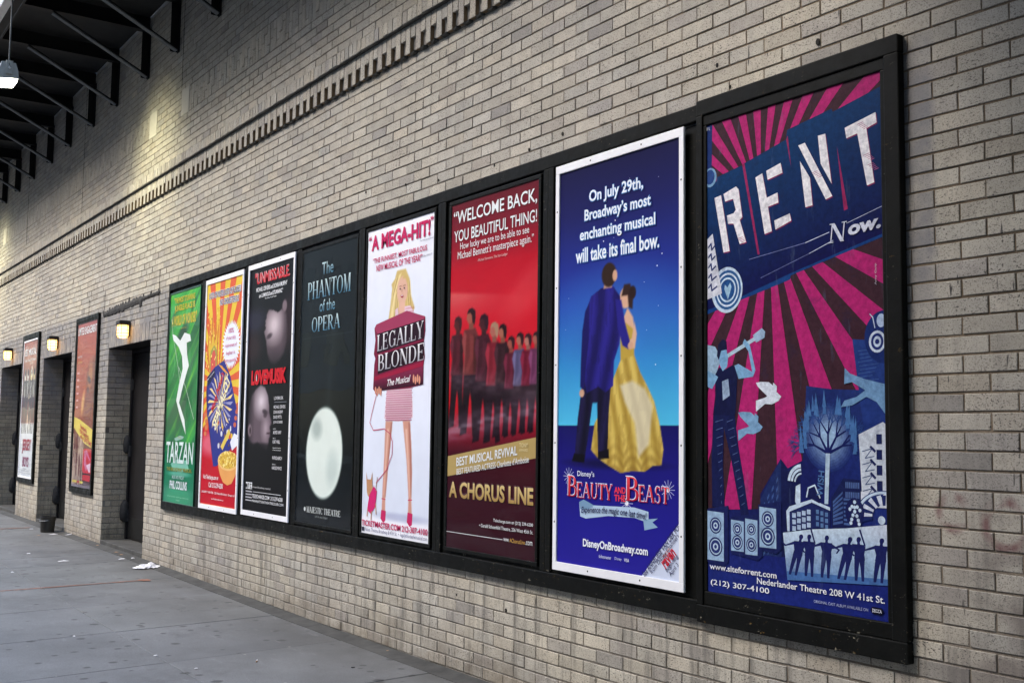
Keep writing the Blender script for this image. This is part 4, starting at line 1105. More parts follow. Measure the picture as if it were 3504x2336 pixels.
# box
s.poly([(.07, .50), (.10, .425), (.30, .385), (.56, .36), (.74, .43), (.98, .60), (.99, .71), (.46, .826), (.35, .829), (.24, .69), (.12, .60)], (44, 50, 132))
s.poly([(.07, .50), (.10, .425), (.13, .60), (.35, .829), (.24, .69), (.12, .60)], (28, 34, 92))
for i in range(26):
    a = 2 * math.pi * i / 26; s.poly([(.48, .545), (.48 + .36 * math.cos(a), .545 + .14 * math.sin(a)), (.48 + .30 * math.cos(a + .12), .545 + .115 * math.sin(a + .12))], (232, 206, 140) if i % 2 else (150, 150, 190))
s.ell(.48, .545, .1, .1, (255, 255, 255), .5)
s.poly([(.40, .375), (.52, .385), (.68, .42), (.70, .43), (.54, .405)], (226, 160, 60)); s.poly([(.08, .43), (.30, .39), (.32, .42), (.12, .47)], (22, 26, 70))
s.text_rot("Monty Python's", .42, .50, .42, .10, 52, (200, 20, 36), .03); s.text_rot('SPAMALOT', .53, .545, .56, .115, 52, (232, 226, 190), .03); s.text_rot('The Funniest Show on Earth!', .62, .565, .52, .035, 52, (60, 80, 180), .01)
s.text_rot('New Improved', .19, .425, .20, .02, 22, WH); s.text_rot('Now With', .58, .395, .16, .02, -24, (60, 50, 120))
for i in range(34): s.disc(rr_.uniform(.46, .84), rr_.uniform(.60, .74), rr_.uniform(.008, .026), rr_.choice([(222, 190, 60), (190, 70, 60), (210, 210, 220), (60, 46, 70), (120, 90, 60)]), 8)
s.poly([(.54, .74), (.76, .66), (.80, .68), (.60, .755)], (222, 196, 90)); s.poly([(.80, .72), (.90, .68), (1, .69), (1, .73), (.86, .755)], (226, 230, 246))
for u in (.08,): 
    for i in range(4): s.disc(u + .03 * math.sin(i), .60 + i * .028, .040, (206, 120, 80), 12, .022)
for i in range(4): s.disc(.97 - .02 * i % 2, .56 + i * .028, .034, (196, 100, 70), 12, .022)
# bowl
s.poly([(.489, .80), (.50, .83), (.561, .865), (.64, .893), (.762, .905), (.877, .895), (.97, .86), (1, .84), (1, .80)], (226, 160, 92)); s.disc(.76, .80, .255, (232, 190, 120), 28, .085)
s.disc(.76, .797, .235, (214, 176, 70), 28, .072)
for i in range(120):
    a = rr_.uniform(0, 6.28); q = math.sqrt(rr_.random()); s.disc(.76 + .235 * q * math.cos(a) / s.W, .795 + .07 * q * math.sin(a) / s.H, rr_.uniform(.008, .014), rr_.choice([(236, 204, 92), (246, 232, 150), (190, 140, 40)]), 6)
s.text('LOTS OF NUTS! LOTS OF FLAKES!', .062, .968, .040, .071, (244, 240, 236), .09, lift=-.0006); s.text('NO CHOLESTEROL!', .382, .918, .081, .112, (244, 240, 236), .09, lift=-.0006); s.text('LOTS OF NUTS! LOTS OF FLAKES!', .07, .96, .042, .069, (34, 40, 100), .02); s.text('NO CHOLESTEROL!', .39, .91, .083, .110, (34, 40, 100), .02)
for b_ in ((.055, .036, .975, .074), (.375, .077, .925, .115)): pass
s.text('Visit Telecharge.com or', .075, .52, .868, .892, WH, .01); s.text('Call 212-239-6200', .25, .65, .900, .922, WH, .01); s.text('SHUBERT THEATRE - 225 West 44th Street  Groups call', .05, .975, .940, .952, WH); s.text('www.MontyPythonsSpamalot.com', .34, .68, .968, .976, WH)
make_poster(s, -10.003, -9.098, .725, 2.735, -.088, 'yellow and orange sunburst poster with a tilted blue cereal box, white frame', GP, M_PRINT, frame=M_WHITE)

# ================= 3: black poster, two pale shapes
s = Sheet(.915, 2.01, .008)
s.fill((10, 8, 12))
s.ell(.15, .22, .25, .05, (36, 34, 50), .9); s.ell(.12, .33, .2, .06, (60, 40, 44), .9, 0, .6); s.ell(.95, .25, .2, .10, (40, 24, 30), .9)
PR = [(.22, .505), (.34, .488), (.44, .50), (.515, .535), (.545, .575), (.555, .60), (.60, .632), (.615, .645), (.575, .655), (.572, .664), (.592, .674), (.578, .684), (.590, .694), (.560, .706), (.560, .724), (.51, .745), (.40, .738), (.30, .722), (.20, .735), (.10, .71), (.07, .64), (.08, .58), (.13, .53)]
def headshape(pts, f, base, hi):
    s.poly_soft([f(*p) for p in pts], base, .03); m_ = s.inside([f(*p) for p in pts])
    return m_
f2 = lambda u, v_: (u, v_)
m = headshape(PR, f2, (96, 82, 92), None)
s.blend(m * np.clip(1 - np.hypot((s.U - .36) * s.W / .21, (s.V_ - .555) * s.H / .17), 0, 1) * 1.1, (206, 194, 204)); s.blend(m * np.clip(1 - np.hypot((s.U - .48) * s.W / .12, (s.V_ - .665) * s.H / .15), 0, 1) * .9, (176, 160, 170))
s.blend(m * np.clip((.22 - s.U) * 6, 0, 1) * .8, (24, 18, 24)); s.ell(.455, .598, .060, .010, (44, 34, 42), .8, 8, .8); s.ell(.46, .612, .040, .009, (60, 48, 56), .8, 0, .8); s.ell(.545, .684, .045, .004, (60, 40, 50), .8, 0, .9); s.ell(.11, .672, .045, .026, (130, 112, 122), .4, -8); s.ell(.12, .674, .02, .014, (40, 30, 38), .8)
s.ell(.36, .735, .3, .012, (10, 8, 12), 1.0, 0, .7)
f1 = lambda u, v_: (.90 - (u - .06) * .95, .405 - (v_ - .488) * .86)
PR1 = [(u * 1.0, v_) for u, v_ in PR]
m = headshape(PR1, f1, (88, 74, 82), None)
s.blend(m * np.clip(1 - np.hypot((s.U - .60) * s.W / .26, (s.V_ - .25) * s.H / .20), 0, 1) * 1.15, (204, 190, 198)); s.blend(m * np.clip((s.V_ - .33) * 9, 0, 1) * .9, (20, 14, 20)); s.blend(m * np.clip((s.U - .76) * 5, 0, 1) * .7, (30, 22, 28))
s.ell(.50, .292, .06, .010, (50, 40, 48), .8, -10, .8); s.ell(.82, .182, .05, .024, (120, 104, 112), .5)
s.text('"UNMISSABLE.', .13, .92, .020, .068, (190, 34, 48), .03); s.text('"UNMISSABLE.', .145, .925, .018, .066, (226, 206, 210), -.002, lift=-.0006)
s.text('MICHAEL CERVERIS and DONNA MURPHY', .17, .87, .082, .100, WH, .015); s.text('are LUMINOUS and STUNNING."', .24, .78, .109, .126, WH, .015); s.text('The New York Times', .38, .64, .131, .137, WH)
s.text('LOVEMUSIK', .12, .91, .425, .487, (196, 22, 38), .06)
for u in (.22, .42, .57, .80): s.rect(u, .435, u + .02, .475, (232, 226, 230))
for i, (t, v_, wd) in enumerate((('LOVEMUSIK', .545, .20), ('MICHAEL CERVERIS', .580, .25), ('DONNA MURPHY', .600, .20), ('DAVID PITTU', .620, .18), ('JOHN SCHERER', .641, .20), ('ALFRED UHRY', .680, .18), ('KURT WEILL', .717, .16), ('PATRICIA BIRCH', .780, .21), ('HAROLD PRINCE', .819, .21))):
    s.text(t, .66, .66 + wd, v_ - .007, v_ + .006, (214, 214, 220), .01)
s.rect(.66, .560, .92, .561, (180, 180, 190)); s.text('BOOK BY', .66, .72, .664, .668, WH); s.text('MUSIC BY', .66, .72, .701, .705, WH); s.text('DIRECTED BY', .66, .74, .803, .807, WH); s.text('Suggested by the letters of', .66, .84, .738, .743, WH); s.text('Kurt Weill and Lotte Lenya', .66, .84, .747, .752, WH)
for i in range(3): s.rect(.06 + i * .052, .885, .105 + i * .052, .912, WH)
for i, t in enumerate(('M', 'T', 'C')): s.text(t, .065 + i * .052, .100 + i * .052, .889, .909, BK, .02, lift=.0004)
s.text('A new Broadway musical', .23, .64, .898, .908, (200, 200, 206)); s.rect(.23, .921, .86, .9225, WH)
for i in range(4): s.rect(.06, .920 + i * .012, .21, .9245 + i * .012, (180, 180, 190))
s.text('TELECHARGE.COM  212-239-6200', .23, .91, .931, .946, WH, .01); s.text('MANHATTANTHEATRECLUB.COM', .23, .93, .953, .963, WH)
make_poster(s, -8.931, -8.003, .735, 2.745, -.088, 'black poster with two blurred pale heads and red lettering between, white frame', GP, M_PRINT, frame=M_WHITE)

# ================= 4: black poster with a plain white oval
s = Sheet(.93, 2.04, .008)
s.fill((4, 5, 5)); s.blend(s.noise(.3, .5, 2) * .3, (12, 14, 15))
s.blend(np.clip(1 - np.abs((s.U - .62 + (s.V_ - .3) * .25)) * 9, 0, 1) * (s.V_ > .26) * (s.V_ < .60) * .30, (70, 80, 84))
s.ell(.50, .745, .335, .165, (120, 138, 136), .10, 8); s.ell(.50, .745, .325, .160, (232, 240, 236), .07, 8); s.ell(.36, .66, .09, .035, (150, 165, 164), .9, 8, .6); s.ell(.66, .80, .10, .06, (190, 204, 202), .9, 8, .6)
b3 = [(206, 226, 232), (70, 120, 150)]
s.text('The', .385, .595, .055, .100, b3, 0); s.text('PHANTOM', .12, .91, .118, .182, b3, font='serif'); s.text('of the', .36, .64, .192, .235, b3); s.text('OPERA', .22, .745, .252, .305, b3, font='serif')
for v_ in (.148, .280): s.line((.10, v_ + .012), (.93, v_ - .006), .006, (10, 13, 14))
s.rect(.04, .325, .96, .3265, (44, 52, 54))
s.text('MAJESTIC THEATRE', .22, .83, .940, .962, (220, 224, 224), font='serif'); s.disc(.175, .951, .016, (220, 224, 224), 12); s.text('247 W. 44th STREET', .38, .61, .970, .976, (150, 156, 156))
make_poster(s, -7.87, -6.935, .715, 2.755, YF, 'black poster with a large plain white oval near its foot and pale blue title', GP, M_PRINTG, glass=M_GLASS, glass_y=-.0668)

# ================= 5: white poster with the pink figure and the book placard
s = Sheet(.925, 2.07, .008)
s.grad([(0, (240, 242, 252)), (.35, (222, 230, 248)), (.52, (232, 237, 252)), (.60, (228, 234, 250)), (.93, (216, 224, 242)), (.955, (240, 242, 252)), (1, (242, 244, 253))])
s.ell(.6, .935, .35, .012, (160, 166, 200), .9, 0, .6)
pk = (196, 40, 96)
# generic faceless figure behind a stack of books
for q in ([(.344, .635), (.449, .635), (.43, .70), (.40, .78), (.365, .876), (.37, .925), (.315, .925), (.318, .876), (.335, .75)], [(.601, .634), (.707, .634), (.735, .72), (.75, .80), (.748, .87), (.76, .925), (.705, .925), (.707, .87), (.67, .76)]):
    s.poly_soft(q, (206, 150, 132), .010)
s.poly_soft([(.425, .64), (.449, .64), (.43, .70), (.40, .78), (.372, .876), (.36, .876), (.39, .76)], (166, 104, 92), .010, .8); s.poly_soft([(.682, .64), (.707, .64), (.735, .72), (.75, .80), (.748, .87), (.735, .87), (.72, .76)], (166, 104, 92), .010, .8)
s.poly_soft([(.37, .66), (.40, .66), (.34, .87), (.335, .87)], (228, 184, 166), .012); s.poly_soft([(.64, .66), (.67, .66), (.735, .87), (.725, .87)], (228, 184, 166), .012)
s.poly([(.30, .945), (.31, .918), (.38, .92), (.375, .95), (.34, .958)], pk); s.poly([(.69, .945), (.70, .915), (.77, .918), (.765, .952), (.73, .958)], pk); s.line((.31, .882), (.37, .884), .006, pk); s.line((.70, .878), (.76, .876), .006, pk)
sk = [(.36, .525), (.71, .525), (.74, .58), (.745, .625), (.65, .634), (.54, .637), (.42, .634), (.324, .627), (.34, .57)]
s.poly(sk, (228, 200, 214))
for j in range(15):
    v_ = .532 + j * .0070; 
    for i in range(26):
        u = .345 + i * .0152 + (j % 2) * .0076
        if .338 + (.0) < u < .728: s.poly([(u, v_), (u + .009, v_ + .001), (u + .007, v_ + .0045), (u - .002, v_ + .0035)], (178, 50, 96))
s.poly_soft([(.47, .155), (.60, .155), (.66, .19), (.68, .24), (.74, .285), (.70, .30), (.60, .285), (.52, .31), (.40, .335), (.33, .335), (.36, .30), (.38, .26), (.40, .21), (.39, .195), (.44, .18)], (206, 180, 112), .012)
for k_ in range(9):
    u_ = .36 + .012 * k_; s.poly_soft([(u_ + .10, .175 + .004 * k_), (u_ + .112, .175 + .004 * k_), (u_ + .052, .235), (u_ + .045, .285), (u_ + .005, .328), (u_ - .005, .328), (u_ + .030, .280), (u_ + .04, .235)], (150, 116, 60) if k_ % 2 else (240, 224, 170), .006, .55)
for k_ in range(5):
    u_ = .625 + .014 * k_; s.poly_soft([(u_ - .02, .195), (u_ - .01, .195), (u_ + .012, .25), (u_ + .03, .283), (u_ + .02, .286), (u_ + .0, .25)], (150, 116, 60) if k_ % 2 else (238, 220, 164), .006, .55)
s.poly_soft([(.50, .17), (.54, .165), (.46, .22), (.42, .31), (.37, .33), (.42, .24)], (232, 214, 158), .010)
s.ell(.555, .222, .080, .045, (222, 178, 158), .2); s.poly_soft([(.51, .26), (.60, .26), (.60, .31), (.56, .325), (.50, .31)], (224, 180, 160), .01)
s.poly_soft([(.545, .185), (.60, .185), (.635, .21), (.63, .20), (.60, .172)], (206, 180, 112), .008)
for u_ in (.527, .588): s.disc(u_, .216, .010, (92, 70, 84), 9, .005); s.line((u_ - .018, .208), (u_ + .018, .207), .003, (130, 92, 60))
s.disc(.556, .240, .018, (176, 40, 66), 12, .010); s.disc(.556, .2385, .014, (236, 226, 226), 10, .004); s.line((.553, .218), (.549, .229), .004, (196, 142, 124))
s.poly([(.60, .275), (.68, .275), (.74, .30), (.75, .33), (.60, .335)], (224, 196, 210)); s.poly([(.46, .28), (.50, .275), (.52, .33), (.46, .34)], (224, 196, 210))
for i in range(28): s.disc(.62 + (i % 7) * .018, .283 + (i // 7) * .011, .0045, (186, 60, 104), 5)
s.poly([(.14, .330), (.17, .318), (.633, .290), (.894, .317), (.90, .36), (.88, .40), (.90, .44), (.88, .475), (.885, .525), (.70, .532), (.166, .538), (.14, .53), (.15, .45), (.165, .43), (.14, .415), (.16, .37)], (120, 22, 58))
s.poly([(.14, .330), (.17, .318), (.633, .290), (.894, .317), (.88, .325), (.20, .352)], (158, 58, 92)); s.poly([(.19, .350), (.885, .325), (.885, .385), (.19, .415)], (38, 14, 30)); s.poly([(.20, .422), (.885, .393), (.89, .448), (.21, .483)], (34, 12, 26)); s.poly([(.16, .490), (.885, .455), (.885, .468), (.16, .503)], (150, 24, 60))
s.poly([(.15, .505), (.885, .470), (.885, .525), (.166, .538)], [(110, 26, 60), (130, 40, 76), (46, 16, 34), (40, 14, 30)])
s.text('LEGALLY', .19, .88, .355, .408, [(240, 240, 244), (170, 170, 180)], font='serif', slope=-.038, lift=.0004); s.text('BLONDE', .215, .89, .420, .473, [(240, 240, 244), (170, 170, 180)], font='serif', slope=-.034, lift=.0004)
s.text('The Musical', .36, .70, .503, .524, (240, 236, 240), .01, shear=.35, slope=-.03)
for u0, v0 in ((.18, .535), (.75, .505)):
    for i in range(4): s.disc(u0 + i * .028, v0 + .006 * (i % 2), .012, (216, 150, 126), 8, .028)
s.path([(.20, .545), (.14, .60), (.10, .64), (.16, .665), (.33, .66), (.42, .675), (.46, .70), (.46, .74), (.38, .79), (.22, .835)], .006, (196, 70, 110))
# small tan and pink bundle at the foot
s.disc(.125, .855, .045, (198, 150, 112), 14, .058); s.poly([(.06, .80), (.08, .825), (.14, .825), (.16, .80), (.165, .84), (.13, .87), (.08, .86)], (190, 140, 104)); s.poly([(.12, .875), (.19, .845), (.24, .86), (.22, .91), (.15, .935), (.09, .925)], (206, 40, 110))
s.line((.10, .92), (.09, .945), .010, (190, 140, 104)); s.line((.16, .925), (.155, .955), .010, (190, 140, 104)); s.line((.22, .90), (.235, .935), .010, (196, 150, 110)); s.line((.22, .86), (.24, .815), .007, (160, 120, 100))
s.text('A MEGA-HIT!', .065, .945, .018, .070, pk, .035); s.text('\u201c', .02, .06, .018, .032, pk, .02); s.text('\u201d', .945, .985, .012, .026, pk, .02)
s.text('The Wall Street Journal', .80, .99, .076, .083, (110, 110, 130)); s.text('Pat Collins, WWOR-TV', .82, .98, .126, .133, (110, 110, 130))
s.text('\u201cTHE FUNNIEST, MOST FABULOUS', .09, .905, .096, .116, pk, .015); s.text('NEW MUSICAL OF THE YEAR!\u201d', .15, .84, .121, .142, pk, .015)
s.text('TICKETMASTER.COM 212-307-4100', .01, .985, .957, .976, pk, .02); s.text('Palace Theatre, Broadway & 47th St.  \u2022  legallyblondethemusical.com', .07, .985, .980, .995, (110, 110, 140), .0); s.rect(.01, .980, .055, .993, (60, 60, 80))
make_poster(s, -6.77, -5.865, .715, 2.765, YF, 'pale poster with a pink-clad figure holding up a stack of crimson books', GP, M_PRINTG, glass=None)

# ================= 6: red poster, row of figures
s = Sheet(.935, 2.09, .008)
s.grad([(0, (104, 26, 40)), (.10, (128, 26, 44)), (.20, (190, 18, 40)), (.34, (206, 24, 44)), (.60, (200, 14, 34)), (.68, (120, 16, 36)), (.73, (70, 12, 28)), (.80, (58, 8, 24)), (1, (50, 8, 22))])
s.blend(np.clip((.255 + s.U * .05 - s.V_) * -90, 0, 1) * np.clip((.36 - s.V_) * 9, 0, 1) * np.clip(1.25 - s.U * 1.35, 0, 1) * .55, (236, 160, 140))
s.blend(np.clip(1 - np.abs(s.V_ - .50 - .06 * s.U) * 26, 0, 1) * .12, (190, 170, 180)); s.blend(np.clip(1 - np.abs(s.V_ - .66 + .05 * s.U) * 22, 0, 1) * (s.noise(.06, .02, 3) * .3 + .1), (176, 150, 170))  # faint glare bands painted into the sheet
s.ell(.90, .29, .3, .05, (226, 90, 90), .9, -30, .35)
fg = [(.10, .337, .66, (70, 24, 34), (60, 30, 34), (90, 44, 40)), (.26, .319, .68, (132, 66, 56), (30, 22, 26), (196, 120, 96)), (.41, .341, .70, (58, 26, 40), (34, 18, 34), (70, 34, 40)), (.53, .368, .70, (150, 34, 50), (206, 180, 140), (206, 130, 110)), (.625, .376, .685, (30, 26, 30), (20, 16, 20), (196, 130, 100)),
      (.72, .412, .68, (96, 24, 50), (40, 24, 30), (190, 110, 90)), (.815, .405, .675, (88, 120, 170), (26, 22, 28), (206, 140, 110)), (.90, .41, .672, (120, 18, 50), (40, 26, 34), (210, 150, 130)), (.985, .408, .668, (120, 70, 120), (40, 30, 36), (190, 120, 100))]
for u, vt, vb, c, h, sk_ in fg:
    mx_ = lambda a, t_: tuple(v_ * (1 - t_) + w_ * t_ for v_, w_ in zip(a, (70, 8, 24)))
    soft_person(s, u, vb, (vb - vt) * s.H, mx_(c, .42), mx_(sk_, .25), mx_(h, .3), (26, 8, 20), 1.32)
s.blend(np.clip(1 - np.abs(s.V_ - .515 - .05 * s.U) * 22, 0, 1) * .22 * (.5 + s.noise(.05, .02, 3)), (176, 160, 170)); s.blend(np.clip(1 - np.abs(s.V_ - .665 + .06 * s.U) * 20, 0, 1) * (s.noise(.06, .02, 3) * .4 + .12), (182, 170, 190))  # pale bands paint the glare of the cover across the figures
s.poly([(0, .740), (1, .681), (1, .735), (0, .798)], (182, 156, 100))
s.text('\u201cWELCOME BACK,', .03, .985, .022, .066, WH, .012); s.text('YOU BEAUTIFUL THING!', .04, .985, .080, .114, WH, .008); s.text('How lucky we are to be able to see', .12, .905, .119, .145, WH); s.text('Michael Bennett\u2019s masterpiece again.\u201d', .09, .955, .144, .173, WH); s.text('-Michael Sommers, The Star-Ledger', .335, .676, .178, .188, (220, 190, 190))
s.text('BEST MUSICAL REVIVAL', .115, .81, .743, .768, WH, .015, slope=-.056, lift=.0004); 
for i in range(1): pass
s.text('BEST FEATURED ACTRESS Charlotte d\u2019Amboise', .12, .93, .775, .792, WH, .005, slope=-.056, lift=.0004)
s.text('TONY', .83, .92, .697, .708, (222, 206, 160), .01); s.text('AWARD', .83, .92, .712, .719, (222, 206, 160), .01)
s.text('A CHORUS LINE', .03, .98, .812, .858, [(226, 200, 140), (170, 136, 80)], .03); s.text('A CHORUS LINE', .024, .974, .8085, .8545, (90, 60, 70), .045, lift=-.0008)
s.text('Telecharge.com or (212) 239-6200', .56, .98, .903, .914, WH, .005); s.text('\u2022 Gerald Schoenfeld Theatre, 236 West 45th St.', .40, .98, .921, .932, WH, .005); s.rect(0, .9555, .66, .957, WH); s.text('www.', .675, .735, .951, .959, WH); s.text('AChorusLine', .74, .90, .949, .960, (206, 160, 80), .005); s.text('.com', .905, .975, .950, .960, WH)
make_poster(s, -5.66, -4.755, .72, 2.765, YF, 'red poster with a row of standing figures and a slanted tan band', GP, M_PRINTG, glass=M_GLASSW, glass_y=-.0668, bow=.004)

# ================= 7: blue poster with a plain dancing pair
s = Sheet(.895, 2.03, .006)
s.grad([(0, (22, 20, 66)), (.12, (28, 30, 92)), (.26, (34, 48, 140)), (.36, (40, 80, 176)), (.50, (52, 140, 208)), (.655, (78, 186, 228)), (.656, (22, 20, 92)), (.72, (26, 22, 112)), (.90, (34, 30, 142)), (1, (40, 34, 150))])
s.ell(.5, .40, .45, .12, (60, 120, 200), .9, 0, .35)
def folds(pts, base, lo, hi, fr, curve, seed):
    s.poly_soft(pts, base, .007); m_ = s.inside(pts)
    f_ = .5 + .5 * np.sin(fr * (s.U * (1 + curve * (s.V_ - .5))) + 2.5 * np.sin(s.V_ * 11 + seed)); s.blend(m_ * f_ * .55, lo); s.blend(m_ * (1 - f_) * .35, hi); s.blend(m_ * (s.noise(.012, .05, seed) > .62) * .25, lo); return m_
# a plain dancing pair: dark suit seen from behind, long yellow dress
s.ell(.50, .748, .36, .012, (16, 12, 60), .9, 0, .8)
yel = [(.545, .50), (.60, .485), (.655, .49), (.70, .53), (.75, .56), (.81, .60), (.85, .65), (.88, .71), (.865, .745), (.80, .748), (.74, .762), (.64, .762), (.55, .768), (.45, .752), (.36, .735), (.30, .715), (.33, .65), (.42, .60), (.49, .54)]
m = folds(yel, (200, 172, 78), (142, 112, 44), (236, 214, 130), 74, -.55, 3)
s.blend(m * (.5 + .5 * np.sin((s.V_ * s.H + .05 * np.abs(np.sin(s.U * 22))) * 120)) * np.clip((s.V_ - .67) * 12, 0, 1) * .55, (132, 102, 42))
s.poly_soft([(.54, .56), (.64, .55), (.74, .57), (.80, .61), (.77, .70), (.69, .73), (.66, .65), (.58, .60)], (218, 216, 210), .02, .65)
s.poly_soft([(.54, .425), (.61, .40), (.65, .425), (.655, .49), (.60, .495), (.545, .50)], (186, 156, 66), .008)
s.poly_soft([(.56, .405), (.60, .375), (.645, .40), (.655, .43), (.60, .415)], (214, 172, 146), .01); s.poly_soft([(.655, .41), (.675, .44), (.66, .475), (.60, .47), (.53, .44), (.535, .43), (.60, .455), (.635, .45)], (214, 172, 146), .008)
s.ell(.585, .350, .050, .026, (212, 168, 142), .2); s.poly_soft([(.55, .345), (.57, .318), (.62, .318), (.645, .345), (.64, .38), (.61, .375), (.60, .345)], (52, 34, 30), .010); s.ell(.640, .34, .028, .016, (44, 28, 26), .3)
m = folds([(.235, .50), (.33, .49), (.45, .50), (.47, .54), (.45, .62), (.44, .715), (.36, .725), (.35, .60), (.31, .60), (.27, .69), (.245, .735), (.155, .735), (.18, .64), (.21, .57)], (22, 18, 52), (12, 10, 26), (48, 42, 96), 60, 0, 5)
s.poly_soft([(.15, .725), (.25, .728), (.24, .748), (.13, .745)], (12, 10, 20), .006); s.poly_soft([(.36, .72), (.45, .712), (.455, .735), (.36, .738)], (12, 10, 20), .006)
m = folds([(.29, .335), (.38, .318), (.48, .318), (.54, .345), (.55, .40), (.535, .46), (.49, .50), (.485, .56), (.42, .575), (.36, .56), (.26, .575), (.235, .54), (.25, .46), (.235, .42), (.25, .37)], (34, 28, 116), (20, 16, 70), (62, 54, 176), 46, .3, 7)
s.poly_soft([(.24, .37), (.275, .35), (.275, .44), (.25, .51), (.235, .565), (.20, .56), (.205, .49), (.215, .42)], (26, 22, 92), .008); s.ell(.215, .575, .022, .010, (204, 160, 134), .3)
s.poly_soft([(.50, .35), (.55, .355), (.58, .41), (.62, .455), (.61, .475), (.56, .465), (.52, .42)], (40, 34, 132), .008); s.ell(.625, .467, .022, .009, (204, 160, 134), .3)
s.poly_soft([(.40, .32), (.47, .32), (.46, .295), (.41, .295)], (200, 156, 130), .006); s.ell(.445, .288, .062, .030, (50, 34, 28), .15); s.ell(.495, .292, .020, .014, (206, 162, 136), .3)
rs = random.Random(3)
for i in range(34):
    u, v_ = rs.uniform(.05, .95), rs.uniform(.03, .52)
    if .18 < u < .72 and v_ > .24: continue
    r_ = rs.choice((.0018, .0022, .004)); s.disc(u, v_, r_, (226, 232, 250), 6)
for i, (t, a_, b_) in enumerate((('On July 29th,', .274, .725), ('Broadway\u2019s most', .233, .785), ('enchanting musical', .193, .82), ('will take its final bow.', .157, .85))):
    v0 = (.066, .112, .160, .208)[i]; s.text(t, a_ - .004, b_ + .004, v0 - .001, v0 + .039, (90, 140, 210), .055, lift=-.0006); s.text(t, a_, b_, v0, v0 + .037, (236, 242, 250), .015)
rd_ = [(236, 70, 80), (176, 20, 52)]
for t, a_, b_, v0, v1 in (('B', .10, .185, .782, .833), ('EAUTY', .185, .49, .798, .835), ('B', .60, .70, .776, .832), ('EAST', .70, .925, .795, .833)):
    s.text(t, a_ - .006, b_ - .004, v0 - .003, v1 - .002, (210, 214, 240), font='serif', lift=-.0009); s.text(t, a_, b_, v0, v1, rd_, font='serif')
s.text('AND', .503, .596, .801, .8165, (226, 60, 84), .03); s.text('THE', .503, .596, .8195, .835, (226, 60, 84), .03)
s.text('Disney\u2019s', .186, .335, .768, .785, (220, 226, 246), .01)
for u, v_ in ((.105, .783), (.60, .838), (.915, .800)):
    for a in range(0, 180, 30): s.line((u - .05 * math.cos(math.radians(a)), v_ - .022 * math.sin(math.radians(a))), (u + .05 * math.cos(math.radians(a)), v_ + .022 * math.sin(math.radians(a))), .0022, (200, 206, 246))
    s.disc(u, v_, .012, (240, 242, 255), 10)
s.poly([(.20, .845), (.24, .838), (.33, .850), (.50, .848), (.66, .846), (.77, .853), (.77, .878), (.66, .870), (.45, .872), (.26, .884), (.21, .880)], (176, 200, 226)); s.poly([(.20, .845), (.24, .838), (.33, .850), (.28, .862), (.21, .862)], (120, 154, 186)); s.poly([(.73, .872), (.77, .870), (.84, .866), (.80, .876), (.84, .886), (.74, .896)], (140, 174, 204))
s.text('Experience the magic one last time!', .225, .755, .8555, .876, (30, 30, 80), .012, shear=.2, arc=-.005, lift=.0004)
s.text('DisneyOnBroadway.com', .24, .77, .933, .958, (232, 236, 250), .03); s.text('ticketmaster', .378, .481, .966, .974, (200, 206, 240), .01); s.text('Disney', .51, .565, .966, .975, (200, 206, 240)); s.text('VISA', .585, .625, .966, .974, (220, 224, 246), .02)
s.poly([(1, .870), (1, 1), (.72, 1)], (206, 216, 240))
aa = 46
s.text_rot('See ANNELIESE VAN DER POL', .868, .936, .345, .030, aa, (40, 40, 90), .01); s.text_rot('from Disney Channel\u2019s', .895, .944, .26, .026, aa, (40, 40, 90), .005); s.text_rot('raven', .925, .952, .10, .042, aa, (190, 40, 60), .03); s.text_rot("that's so", .905, .943 - .004, .06, .014, aa, (206, 100, 60), .01); s.text_rot('beginning', .948, .962, .105, .026, aa, (40, 40, 90), .005); s.text_rot('April 3', .962, .975, .075, .026, aa, (40, 40, 90), .005)
make_poster(s, -4.544, -3.638, .745, 2.745, -.092, 'blue poster with a plain dancing pair in navy suit and yellow dress, white frame', GP, M_PRINT, frame=M_WHITE)

# ================= 8: pink and brown rays with the slanted navy band
s = Sheet(.93, 2.07, .012)
BR, PK = (60, 36, 46), (172, 36, 108)
s.fill(BR)
def wedge(cu, cv, a0, a1, vmin, vmax, c):
    """ray between two angles (degrees from straight down, +right) clipped to vmin..vmax and the sheet"""
    n = 10; L = []; Rr = []
    for k, a in ((0, a0), (1, a1)):
        a = math.radians(a)
        dx, dy = math.sin(a) / s.W, math.cos(a) / s.H
        ts = []
        # entry and exit with the clip rectangle
        t0, t1 = 0.0, 9.0
        for (o_, d_, lo, hi) in ((cu, dx, 0, 1), (cv, dy, vmin, vmax)):
            if abs(d_) < 1e-9: continue
            ta, tb = (lo - o_) / d_, (hi - o_) / d_
            t0 = max(t0, min(ta, tb)); t1 = min(t1, max(ta, tb))
        (L if k == 0 else Rr).extend([t0, t1, dx, dy])
    if L[1] <= L[0] or Rr[1] <= Rr[0]: return
    p = lambda q, t: (cu + q[2] * t, cv + q[3] * t)
    A0, A1, B0, B1 = p(L, L[0]), p(L, L[1]), p(Rr, Rr[0]), p(Rr, Rr[1])
    cor = []
    for cnr in ((0, vmin), (1, vmin), (0, vmax), (1, vmax)):
        an = math.degrees(math.atan2((cnr[0] - cu) * s.W, (cnr[1] - cv) * s.H))
        lo, hi = min(a0, a1), max(a0, a1)
        if lo < an < hi and math.hypot((cnr[0] - cu) * s.W, (cnr[1] - cv) * s.H) > .2: cor.append(cnr)
    s.poly([A0, A1] + cor[:1] + [B1, B0], c)
for i in range(-16, 17):
    a = 180 + i * 11.6; wedge(.345, .200, a, a + 5.8, 0, .16, PK)
for i in range(-7, 9):
    a = i * 14.4 + 2; wedge(.39, .235, a, a + 7.4, .28, .86, PK)
nv1, nv2 = (12, 52, 98), (14, 14, 72)
